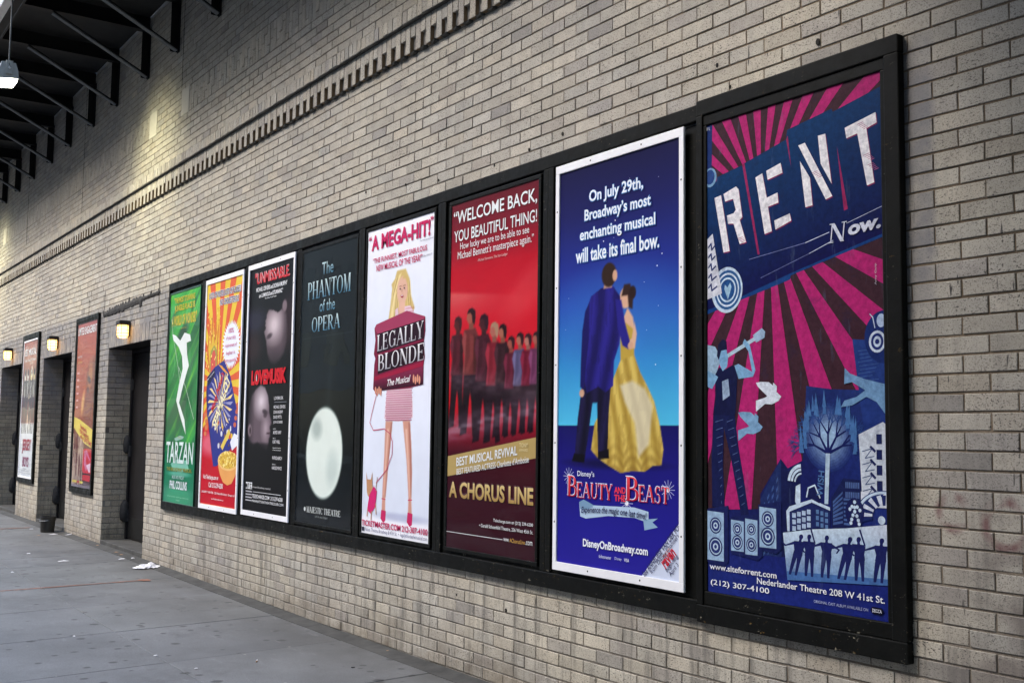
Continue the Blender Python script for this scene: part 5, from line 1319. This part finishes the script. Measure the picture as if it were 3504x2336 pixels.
s.poly([(0, 0), (.035, 0), (.03, .11), (0, .135)], (26, 48, 104)); s.text('E V I L', 0.001, .022, .005, .012, WH)
top = [(0, .137), (.06, .128), (.065, .120), (.125, .115), (.226, .108), (.230, .112), (.242, .105), (.494, .079), (.502, .060), (.749, .043), (.755, .050), (1, .028)]
bot = [(1, .309), (.515, .356), (.512, .364), (.218, .392), (0, .414)]
s.poly(top + bot, [nv1] * len(top) + [nv2] * len(bot))
s.poly([(1, .303), (1, .309), (.515, .356), (.512, .364), (.218, .392), (0, .414), (0, .405), (.22, .385), (.51, .352)], (20, 60, 120))
for q in ([(.230, .108), (.243, .105), (.334, .303), (.322, .303)], [(.496, .079), (.505, .072), (.523, .138)], [(.775, .12), (.828, .245), (.808, .247)]): s.poly(q, (140, 36, 86))
wt = (226, 226, 232)
LET = [[(.048, .164), (.092, .161), (.147, .285), (.107, .286)], [(.108, .16), (.189, .15), (.205, .157), (.228, .218), (.212, .223), (.251, .272), (.211, .274), (.172, .228), (.137, .226), (.13, .208), (.173, .206), (.187, .2), (.17, .175), (.119, .177)],
       [(.311, .141), (.353, .136), (.379, .189), (.443, .183), (.448, .204), (.386, .208), (.408, .26), (.365, .263)], [(.377, .133), (.462, .124), (.473, .145), (.385, .152)], [(.423, .239), (.513, .231), (.521, .246), (.43, .258)],
       [(.573, .13), (.628, .168), (.641, .224), (.602, .225)], [(.565, .098), (.602, .096), (.748, .214), (.713, .218)], [(.674, .089), (.714, .089), (.745, .19), (.688, .146)], [(.817, .088), (.973, .074), (.978, .094), (.927, .1), (.962, .205), (.926, .208), (.881, .105), (.825, .109)]]
for q in LET: s.poly([(u + .004, v_ + .0025) for u, v_ in q], (120, 30, 80))
for q in LET: s.poly(q, wt)
for u, v_ in ((.90, .088), (.93, .150), (.95, .17), (.22, .262), (.66, .16)):
    for i in range(5): s.line((u - .02 + .008 * i, v_ + .003 * i), (u + .01 + .006 * i, v_ - .002 + .003 * i), .0022, (170, 90, 130))
s.text('N', .73, .82, .268, .305, (206, 212, 230), font='serif', shear=.12); s.text('ow.', .83, .995, .2775, .297, (206, 212, 230), .04, shear=.15, slope=-.03)
s.line((.62, .318), (.75, .300), .003, (190, 200, 226)); s.line((.27, .310), (.60, .2955), .0022, (120, 130, 180)); s.line((.34, .352), (.62, .318), .0022, (110, 120, 170)); s.line((.82, .272), (1, .252), .002, (190, 200, 226)); s.line((.60, .2955), (.73, .283), .003, (190, 200, 226))
# ticket scrap and ring disc at the left edge
s.disc(.128, .367, .093, (190, 210, 230), 32, .101); 
for r_, c in ((.86, (40, 90, 146)), (.74, (206, 220, 234)), (.66, (36, 84, 140)), (.54, (190, 210, 228)), (.46, (30, 76, 134))): s.disc(.132, .367, .093 * r_, c, 28, .101 * r_)
s.poly([(.115, .355), (.132, .362), (.150, .352), (.158, .362), (.135, .388), (.112, .365)], (150, 186, 212))
s.poly([(0, .251), (.036, .241), (.096, .373), (0, .382)], (206, 210, 222))
for i in range(5): s.path([(.006, .270 + i * .022), (.025, .262 + i * .022), (.03, .276 + i * .022), (.05 + i * .004, .268 + i * .022)], .008, (40, 56, 110))
s.disc(.02, .117, .040, (120, 160, 196), 16, .044); s.disc(.018, .116, .030, (40, 70, 130), 14, .034)
s.text_rot('Amy Guip', .965, .376, .082, .011, 90, (196, 190, 200))
# night-time street collage along the foot, all generic
DN, MB_, LB, PB = (24, 30, 88), (48, 86, 150), (120, 166, 204), (196, 216, 234)
s.poly([(0, .83), (.33, .82), (.33, .79), (.45, .718), (.49, .736), (.573, .72), (.597, .576), (.736, .584), (.871, .587), (.842, .492), (1, .50), (1, 1), (0, 1)], [DN, DN, DN, DN, DN, DN, (34, 50, 110), (30, 44, 104), (34, 50, 110), (36, 60, 124), (36, 60, 124), (26, 38, 118), (30, 44, 124)])
for i in range(9): s.line((.870 + .004 * (i % 3), .515 + i * .007), (.97 - .01 * (i % 4), .512 + i * .007), .0022, (66, 96, 150))
# round medallion with rings at the right edge
s.disc(1.0, .492, .090, (26, 44, 104), 28, .100, 90, 270); s.disc(.965, .500, .038, (196, 210, 228), 20, .042); s.disc(.965, .500, .028, (30, 46, 110), 18, .032); s.disc(.965, .500, .018, (190, 206, 226), 16, .021); s.disc(.965, .5, .010, (30, 46, 110), 12)
s.disc(.985, .462, .020, (170, 190, 220), 14, .026); s.path([(.955, .475), (.945, .455), (.93, .448)], .004, (190, 206, 226))
# guitarist silhouette
fgc = (22, 28, 74)
s.poly([(.0, .48), (.05, .485), (.09, .51), (.05, .55), (0, .56)], (150, 180, 206)); s.line((.09, .514), (.30, .476), .017, (170, 196, 214)); s.poly([(.29, .468), (.345, .455), (.365, .463), (.36, .475), (.31, .484)], (150, 176, 204))
s.poly([(.037, .628), (.174, .629), (.200, .70), (.228, .757), (.262, .836), (.214, .839), (.150, .72), (.106, .657), (.100, .741), (.110, .822), (.029, .824), (.025, .72)], fgc)
s.poly([(.05, .545), (.075, .530), (.115, .535), (.16, .527), (.195, .535), (.185, .60), (.178, .632), (.035, .630), (.05, .59)], (20, 24, 64))
s.poly([(.175, .528), (.20, .525), (.285, .543), (.262, .50), (.228, .482), (.24, .474), (.272, .488), (.305, .540), (.29, .553), (.20, .556)], LB); s.poly([(.05, .545), (.0, .535), (.0, .57), (.03, .575), (.07, .55)], LB)
s.poly([(.075, .495), (.12, .487), (.135, .51), (.128, .53), (.10, .538), (.08, .525)], LB); s.poly([(.062, .505), (.07, .482), (.10, .470), (.125, .476), (.128, .493), (.09, .495), (.075, .515)], (24, 26, 60)); s.poly([(.095, .56), (.135, .555), (.145, .59), (.10, .60)], (150, 172, 200))
for i in range(11):
    s.line((.05 + .004 * i, .645 + i * .017), (.10 - .001 * i, .640 + i * .017), .0022, (90, 110, 160)); s.line((.125 + .009 * i, .645 + i * .017), (.165 + .007 * i, .640 + i * .017), .0022, (90, 110, 160))
# birds
def bird(u, v_, k, c, fl=1):
    q = lambda x, y: (u + fl * x * k / s.W, v_ + y * k / s.H)
    s.poly([q(-.5, .10), q(-.15, .02), q(.10, -.10), q(.30, -.12), q(.46, .0), q(.36, .12), q(.10, .22), q(-.15, .20), q(-.5, .42)], c)
    s.poly([q(-.02, .02), q(-.42, -.30), q(-.50, -.42), q(-.30, -.44), q(.0, -.42), q(.18, -.30), q(.20, -.10)], c); s.poly([q(.15, -.05), q(.16, -.40), q(.30, -.30), q(.28, -.10)], c)
bird(.385, .595, .145, (206, 216, 230)); bird(.275, .655, .145, (120, 160, 196))
# buildings
s.poly([(.33, .80), (.451, .718), (.451, .91), (.327, .911)], (30, 44, 96)); s.poly([(.451, .718), (.49, .740), (.56, .74), (.56, .90), (.451, .91)], (22, 28, 74))
for i in range(4):
    for j in range(9): s.poly([(.345 + i * .026, .812 + j * .0118 - i * .017 * (1 - j / 10)), (.357 + i * .026, .804 + j * .0118 - i * .017 * (1 - j / 10)), (.357 + i * .026, .811 + j * .0118 - i * .017 * (1 - j / 10)), (.345 + i * .026, .819 + j * .0118 - i * .017 * (1 - j / 10))], (60, 86, 140))
for r_ in (.075, .058, .041): s.disc(.57, .763, r_, PB, 12, r_, 95, 175, .82)
s.poly([(.535, .77), (.56, .765), (.56, .82), (.53, .80)], PB)
# street torch with a flame-like glow
for k_ in range(10): s.disc(.712, .675, .125 - k_ * .010, tuple(int(a + (b - a) * k_ / 9) for a, b in zip((34, 50, 112), (150, 182, 214))), 26, .135 - k_ * .011)
rt = random.Random(5)
def branch(u, v_, a, L, wd, dpt):
    q = (u + L * math.sin(a) / s.W, v_ - L * math.cos(a) / s.H); s.line((u, v_), q, wd, (24, 32, 92) if dpt > 1 else (44, 74, 136), wd * .6)
    if dpt > 0:
        for da in (-.55, -.05, .5): branch(q[0], q[1], a + da + rt.uniform(-.2, .2), L * rt.uniform(.62, .82), wd * .58, dpt - 1)
for a in (-1.15, -.55, 0, .55, 1.15): branch(.712, .705, a, .075, .013, 3)
for k_ in range(46):
    a = rt.uniform(-2.0, 2.0); r_ = rt.uniform(.11, .145); u0, v0 = .712 + r_ * math.sin(a) / s.W, .675 - r_ * math.cos(a) / s.H
    s.poly([(u0 - .010, v0 + .010), (u0 + .006 * math.sin(a), v0 - .022), (u0 + .010, v0 + .010)], (70, 112, 168))
s.poly([(.700, .705), (.722, .705), (.71, .80), (.69, .80)], (176, 200, 222)); s.text_rot('WISH', .672, .762, .10, .030, 84, (80, 116, 170), .02)
s.poly([(.869, .669), (.988, .646), (1, .65), (1, .768), (.881, .773)], (196, 206, 218)); s.poly([(.872, .773), (1, .768), (1, .80), (.875, .80)], (206, 214, 226))
for j in range(4):
    s.rect(.955, .668 + j * .028, .982, .686 + j * .028, (26, 36, 84))
    s.path([(.885, .70 + j * .024), (.935, .694 + j * .024), (.90, .712 + j * .024), (.945, .708 + j * .024)], .0035, (50, 70, 120)); s.line((.925, .69 + j * .024), (.95, .70 + j * .024), .010, (30, 40, 90))
s.poly([(.803, .545), (.83, .556), (.90, .567), (1, .578), (1, .632), (.96, .61), (.91, .600), (.84, .615), (.782, .618), (.80, .606), (.86, .600), (.905, .588), (.84, .572), (.80, .575)], (110, 150, 190))
# wheel of numbers, clapboard block, pedestrian signal
s.disc(.99, .815, .13, (40, 60, 120), 26, .095, 80, 200); s.disc(.99, .815, .125, PB, 26, .092, 82, 198, .9)
for i in range(9):
    a = math.radians(92 + i * 12.5); s.line((.99 + .055 * math.cos(a) / s.W, .815 - .04 * math.sin(a) / s.H), (.99 + .105 * math.cos(a) / s.W, .815 - .078 * math.sin(a) / s.H), .012, (206, 216, 232) if i % 2 else (30, 44, 100), .020)
s.disc(.975, .822, .016, PB, 14)
s.poly([(.482, .819), (.50, .812), (.623, .793), (.72, .808), (.72, .842), (.487, .858)], (30, 40, 92)); s.poly([(.482, .819), (.50, .810), (.623, .793), (.719, .806), (.719, .812), (.623, .799), (.50, .820), (.50, .858), (.487, .858)], PB)
for i in range(4):
    for j in range(3): s.rect(.515 + i * .027, .822 + j * .0125 - i * .003, .535 + i * .027, .831 + j * .0125 - i * .003, (170, 190, 216))
for i in range(3):
    for j in range(3): s.rect(.645 + i * .024, .812 + j * .0115 + i * .002, .660 + i * .024, .820 + j * .0115 + i * .002, (90, 124, 170))
s.poly([(.60, .775), (.64, .768), (.665, .79), (.665, .80), (.605, .79)], (22, 28, 76)); s.path([(.595, .79), (.605, .772), (.64, .766), (.668, .79)], .006, PB)
s.poly([(.725, .790), (.79, .750), (.876, .752), (.876, .842), (.729, .842)], (24, 32, 80))
for i in range(8):
    for j in range(2): s.rect(.80 + i * .009, .757 + j * .018, .806 + i * .009, .768 + j * .018, (80, 104, 156))
for j in range(7): s.poly([(.735, .795 + j * .0065 - .001), (.785, .775 + j * .009), (.785, .779 + j * .009), (.735, .799 + j * .0065)], (70, 96, 150))
for j in range(7): s.rect(.79, .787 + j * .0075, .835, .791 + j * .0075, (70, 96, 150))
s.disc(.845, .812, .044, (24, 30, 84), 20, .056)
for x, y in ((0, -.040), (-.012, -.022), (.012, -.022), (0, -.02), (-.022, -.012), (.024, -.010), (0, -.004), (-.008, .010), (.010, .012), (-.014, .026), (.016, .028), (-.018, .040), (.020, .042)): s.disc(.845 + x / s.W, .812 + y / s.H, .0075, PB, 7)
# loudspeakers
def speaker(u0, u1, v0, v1, sh_=.0):
    s.poly([(u0 - .006, v0 - .004), (u1 + .03, v0 - .014), (u1 + .03, v1), (u1, v1 + .01), (u0, v1 + .006)], (26, 34, 86)); s.poly([(u0, v0), (u1, v0 + .002), (u1, v1), (u0, v1)], (150, 180, 210))
    um = (u0 + u1) / 2
    for vv, k in ((v0 + (v1 - v0) * .29, .36), (v0 + (v1 - v0) * .72, .42)):
        r_ = (u1 - u0) * s.W * k
        for q, c in ((1, (30, 42, 96)), (.82, (176, 200, 222)), (.70, (34, 50, 110)), (.38, (190, 210, 230)), (.2, (40, 60, 120))): s.disc(um, vv, r_ * q, c, 18)
speaker(.0, .106, .832, .934); speaker(.152, .231, .846, .909); speaker(.240, .314, .841, .913); speaker(.326, .424, .815, .895)
# row of dancing figures
s.poly([(.463, .862), (.62, .850), (.80, .842), (1, .829), (1, .936), (.486, .952)], [PB, PB, PB, (206, 216, 232), (120, 160, 200), (80, 120, 176)])
s.poly([(.486, .952), (1, .936), (1, .925), (.484, .935)], (70, 110, 170))
for i, (u, arm, ln) in enumerate(((.525, 'out', .22), (.615, 'up', -.05), (.70, 'out', .0), (.785, 'out', .20), (.875, 'up', -.08), (.965, 'out', .05))):
    s.figure(u, .943 - (u - .5) * .018, .168, (28, 34, 92), arms=arm, lean=ln, wide=1.75)
s.text('www.siteforrent.com', .015, .425, .9405, .953, (232, 236, 244), .015); s.text('(212) 307-4100', .022, .382, .9735, .988, (236, 240, 246), .01); s.text('Nederlander Theatre 208 W 41st St.', .31, .985, .9560, .9685, (236, 240, 246), .01)
s.text('ORIGINAL CAST ALBUM AVAILABLE ON', .63, .905, .9815, .987, (170, 180, 214)); s.poly([(.915, .983), (.925, .977), (.97, .977), (.98, .983), (.97, .9895), (.925, .9895)], (16, 16, 40)); s.text('DECCA', .925, .97, .980, .9865, (220, 224, 236), .02)
make_poster(s, -3.48, -2.562, .725, 2.765, YF, 'poster with pink and brown rays and a slanted navy band of big white letters', GP, M_GRIT)

# ------------------------------------------------------------------ black wooden cases round the posters
case = empty('poster_case', (-6.9, 0, 0)); tag(case, 'long black wooden case with chipped paint holding the row of eight posters', 'display case')
def cpart(name, *a, c=.004):
    m_ = MB(); m_.box(a[0] + 6.9, a[1] + 6.9, a[2], a[3], a[4], a[5], c); return m_.build(name, M_FRAME, case)
ZT, ZBt = 2.80, .635
XE = [-11.19, -10.135, -9.015, -7.93, -6.85, -5.765, -4.66, -3.55]      # division lines of the long part
cpart('back_board', -11.17, -3.54, -.034, -.002, .64, 2.79)
cpart('top_rail', -11.198, -3.537, -.078, -.0005, ZT, ZT + .072); cpart('bottom_rail', -11.198, -3.537, -.078, -.0005, ZBt - .035, ZBt + .045)
cpart('outer_stile', -11.198, -11.163, -.078, -.0005, ZBt + .0455, ZT - .0005)
for i, x in enumerate(XE[1:-1]):
    a, b = (x - .045, x + .045)
    if i in (0, 1, 2): cpart('mullion', a, b, -.064, -.0345, ZBt + .0455, ZT - .0005)
    else: cpart('mullion', a, x - .001, -.074, -.0345, ZBt + .0455, ZT - .0005); cpart('mullion', x + .001, b, -.076, -.0345, ZBt + .0455, ZT - .0005)
# inner beads of the cases that have recessed sheets
def bead(x0, x1, z0, z1, mat, y0=-.068, y1=-.0345, w=.022, par=case, ox=6.9):
    for nm, a in (('bead_rail', (x0 - w, x1 + w, z1, z1 + w)), ('bead_rail', (x0 - w, x1 + w, z0 - w, z0)), ('bead_stile', (x0 - w, x0, z0 + .0005, z1 - .0005)), ('bead_stile', (x1, x1 + w, z0 + .0005, z1 - .0005))):
        m_ = MB(); m_.box(a[0] + ox, a[1] + ox, y0, y1, a[2], a[3], .003); m_.build(nm, mat, par)
M_GBEAD = simple('green_tinted_bead', (0.012, 0.085, 0.040), 0.3, 0, 0.25, 6)
bead(-11.15, -10.235, .685, 2.755, M_GBEAD, w=.012)
bead(-7.87, -6.935, .715, 2.755, M_FRAME); bead(-6.77, -5.865, .715, 2.765, M_FRAME); bead(-5.66, -4.755, .72, 2.765, M_FRAME)
# the last bay stands a little proud of the rest
bay = empty('poster_bay', (0, 0, 0), case); bay.location = (6.9, 0, 0)
bay.location = (0, 0, 0)
def bpart(name, x0, x1, y0, y1, z0, z1, mat=M_FRAME, c=.004):
    m_ = MB(); m_.box(x0 + 6.9, x1 + 6.9, y0, y1, z0, z1, c); m_.build(name, mat, bay)
bpart('back_board', -3.52, -2.485, -.034, -.002, .66, 2.83)
bpart('top_rail', -3.5365, -2.475, -.088, -.0005, 2.815, 2.885); bpart('bottom_rail', -3.5365, -2.475, -.088, -.0005, .59, .665)
bpart('stile', -3.5365, -3.5, -.088, -.0005, .6655, 2.8145); bpart('stile', -2.540, -2.475, -.088, -.0005, .6655, 2.8145)
for nm, a in (('bead_rail', (-3.4995, -2.5405, 2.766, 2.8140)), ('bead_rail', (-3.4995, -2.5405, .6660, .724)), ('bead_stile', (-3.4995, -3.481, .7245, 2.7655)), ('bead_stile', (-2.561, -2.5405, .7245, 2.7655))):
    bpart(nm, a[0], a[1], -.070, -.0345, a[2], a[3])
# single cases between the doors
def small_case(x0, x1, z0, z1, px0, px1, pz0, pz1, label, white=False):
    r = empty('poster_case', ((x0 + x1) / 2, 0, 0)); tag(r, label, 'display case', 'single poster cases between the doors'); ox = -(x0 + x1) / 2
    def q(nm, a0, a1, y0, y1, b0, b1, mat=M_FRAME, c=.004):
        m_ = MB(); m_.box(a0 + ox, a1 + ox, y0, y1, b0, b1, c); m_.build(nm, mat, r)
    q('back_board', x0 + .01, x1 - .01, -.034, -.002, z0 + .01, z1 - .01)
    q('top_rail', x0, x1, -.085, -.0005, pz1 + .026, z1); q('bottom_rail', x0, x1, -.085, -.0005, z0, pz0 - .026)
    q('stile', x0, px0 - .026, -.085, -.0005, pz0 - .0255, pz1 + .0255); q('stile', px1 + .026, x1, -.085, -.0005, pz0 - .0255, pz1 + .0255)
    bead(px0, px1, pz0, pz1, M_WHITE if white else M_FRAME, -.072, -.0345, .0255, r, ox)
small_case(-15.12, -13.99, .585, 2.82, -15.04, -14.06, .66, 2.745, 'narrow black case around the orange-brown poster')
small_case(-18.60, -17.42, .575, 2.83, -18.50, -17.53, .665, 2.72, 'narrow black case around the white-bottomed poster at the left', True)

# the cases are shallow: bring everything they hold close to the brick
KF = 1.0098
for o in [q for q in bpy.data.objects if q.parent is None and q.get('category') in ('poster', 'display case')]:
    o.scale = (KF, .42, KF); o.location = (o.location.x * KF, o.location.y * .42, EYE + (o.location.z - EYE) * KF)

# ------------------------------------------------------------------ small things on the pavement
p = empty('bucket', (-15.66, -.19, gz(-15.66))); tag(p, 'small black plastic bucket standing on the pavement by the second door', 'bucket')
m_ = MB(); m_.lathe([(.084, 0), (.086, .004), (.094, .150)], 28); m_.build('bucket_body', M_PAIL, p, smooth=False)
m_ = MB(); m_.lathe([(.094, .1505), (.102, .152), (.103, .164), (.097, .167), (.099, .203), (.093, .205), (.086, .205), (.084, .02)], 28, cap=False); m_.build('bucket_rim', M_PAIL, p)
m_ = MB(); m_.tube([(.100 * math.cos(a), .100 * math.sin(a), .158 - .012 * math.sin(a / 2)) for a in [math.pi * 1.05 + i * math.pi * .9 / 12 for i in range(13)]], .0035, 6); m_.build('bucket_handle', M_GALV_LIT, p)

def crumple(name, x, y, L, Wd, h, rot, label, mat=M_PAPER, n=14, m=9, cat='litter', group=None, seed=0):
    r = random.Random(seed); v = []; f = []
    px = [r.uniform(0, 6) for _ in range(6)]
    for j in range(m):
        for i in range(n):
            u, w_ = i / (n - 1) * 2 - 1, j / (m - 1) * 2 - 1
            edge = 1 - .28 * abs(w_) ** 2 + .14 * math.sin(px[0] + 3 * w_)
            xx = u * L / 2 * edge + r.uniform(-.02, .02) * L; yy = w_ * Wd / 2 * (1 - .35 * abs(u) ** 2 + .15 * math.sin(px[1] + 4 * u)) + r.uniform(-.03, .03) * Wd
            zz = h * max(0, (1 - u * u) * (1 - w_ * w_)) * (.55 + .45 * math.sin(px[2] + 5 * u) * math.cos(px[3] + 4 * w_)) + r.uniform(0, .22) * h + .002
            v.append((xx, yy, zz))
    for j in range(m - 1):
        for i in range(n - 1): f.append((j * n + i, j * n + i + 1, (j + 1) * n + i + 1, (j + 1) * n + i))
    o = link(name, mesh_np(name, v, f), mat, None, (x, y, gz(x) + .003), (0, 0, rot))
    tag(o, label, cat, group); return o
crumple('crumpled_napkin', -11.235, -.155, .30, .16, .05, 1.9, 'large crumpled white napkin on the pavement below the green poster', cat='napkin', seed=2)
SCR = [(-16.154, -.291, .06, .03, 'white paper scrap on the pavement left of the bucket'), (-15.221, -.208, .13, .035, 'narrow folded white paper just right of the bucket'), (-15.298 + .2, -.03, .16, .03, 'long white paper strip against the wall foot between the first two doors'),
       (-12.991, -.933, .045, .03, 'tiny white scrap in the middle of the pavement, far from the wall'), (-12.127, -.762, .12, .05, 'torn white paper lying flat in the open pavement ahead of the first door'), (-12.053, -.191, .08, .04, 'small white scrap just left of the crumpled napkin'),
       (-12.069, -.072, .055, .03, 'tiny white scrap close to the step of the first door'), (-11.439, -1.372, .03, .02, 'white speck of paper near the left edge of the picture'), (-20.142, .043 - .1, .10, .04, 'white scrap by the wall at the far left')]
for i, (x, y, L, wd, lb) in enumerate(SCR):
    crumple('paper_scrap', x, y, L, wd, .010, random.uniform(1.2, 2.4), lb, n=7, m=5, cat='litter', group='scraps of white paper', seed=20 + i)
for i, (x, y, lb) in enumerate(((-13.58, -.06, 'tan leaf scrap below the corner of the first door recess'), (-12.716, -.07, 'tan leaf scrap along the step of the first door'), (-12.45, -.09, 'brown leaf scrap by the right end of the first step'), (-15.153, -.40, 'tan scrap in front of the bucket'))):
    crumple('dry_leaf', x, y, .055, .03, .006, random.uniform(0, 3), lb, mat=M_TAN, n=5, m=4, cat='leaf', group='tan dry leaf scraps', seed=50 + i)
def g2(px, py):
    r = CM @ np.array([px - 1752, py - 1168, FPX]); t = -(EYE) / r[2]; return r[0] * t, r[1] * t - DIST
for (px, py, kind) in ((880, 2253, 0), (1208, 2276, 1), (672, 2281, 2), (532, 2237, 2), (253, 2173, 3), (1330, 2222, 4)):
    x, y = g2(px, py)
    if kind == 0:
        m_ = MB(); m_.lathe([(.0042, 0), (.0042, .020)], 10); o = m_.build('cigarette_butt', M_PAPER, None); root = empty('cigarette_butt', (x, y, gz(x) + .0045)); root.rotation_euler = (math.pi / 2, 0, 1.1)
        o.parent = root; o.name = 'paper_end'; m_ = MB(); m_.lathe([(.0043, .0202), (.0043, .048)], 10); m_.build('filter', M_TAN, root); tag(root, 'orange cigarette butt on the paving nearest the camera', 'cigarette butt')
    elif kind == 1:
        m_ = MB(); m_.lathe([(.011, 0), (.012, .002), (.011, .005)], 14); o = m_.build('bottle_cap', M_PAIL, None, (x, y, gz(x) + .001)); tag(o, 'small black bottle cap on the near pavement', 'bottle cap')
    elif kind == 4: crumple('paper_scrap', x, y, .05, .025, .004, .4, 'flattened brown paper scrap near the wall foot under the red poster', mat=M_TAN, n=6, m=4, cat='litter', group='scraps of white paper', seed=77)
    else: crumple('paper_scrap', x, y, .028, .016, .006, kind, {880: '', 672: 'white paper fleck beside the slab joint in the foreground', 532: 'pale fleck of paper where two slab joints cross', 253: 'pale wad of paper in a stained patch of paving in the foreground'}[px], n=5, m=4, cat='litter', group='scraps of white paper', seed=int(px))
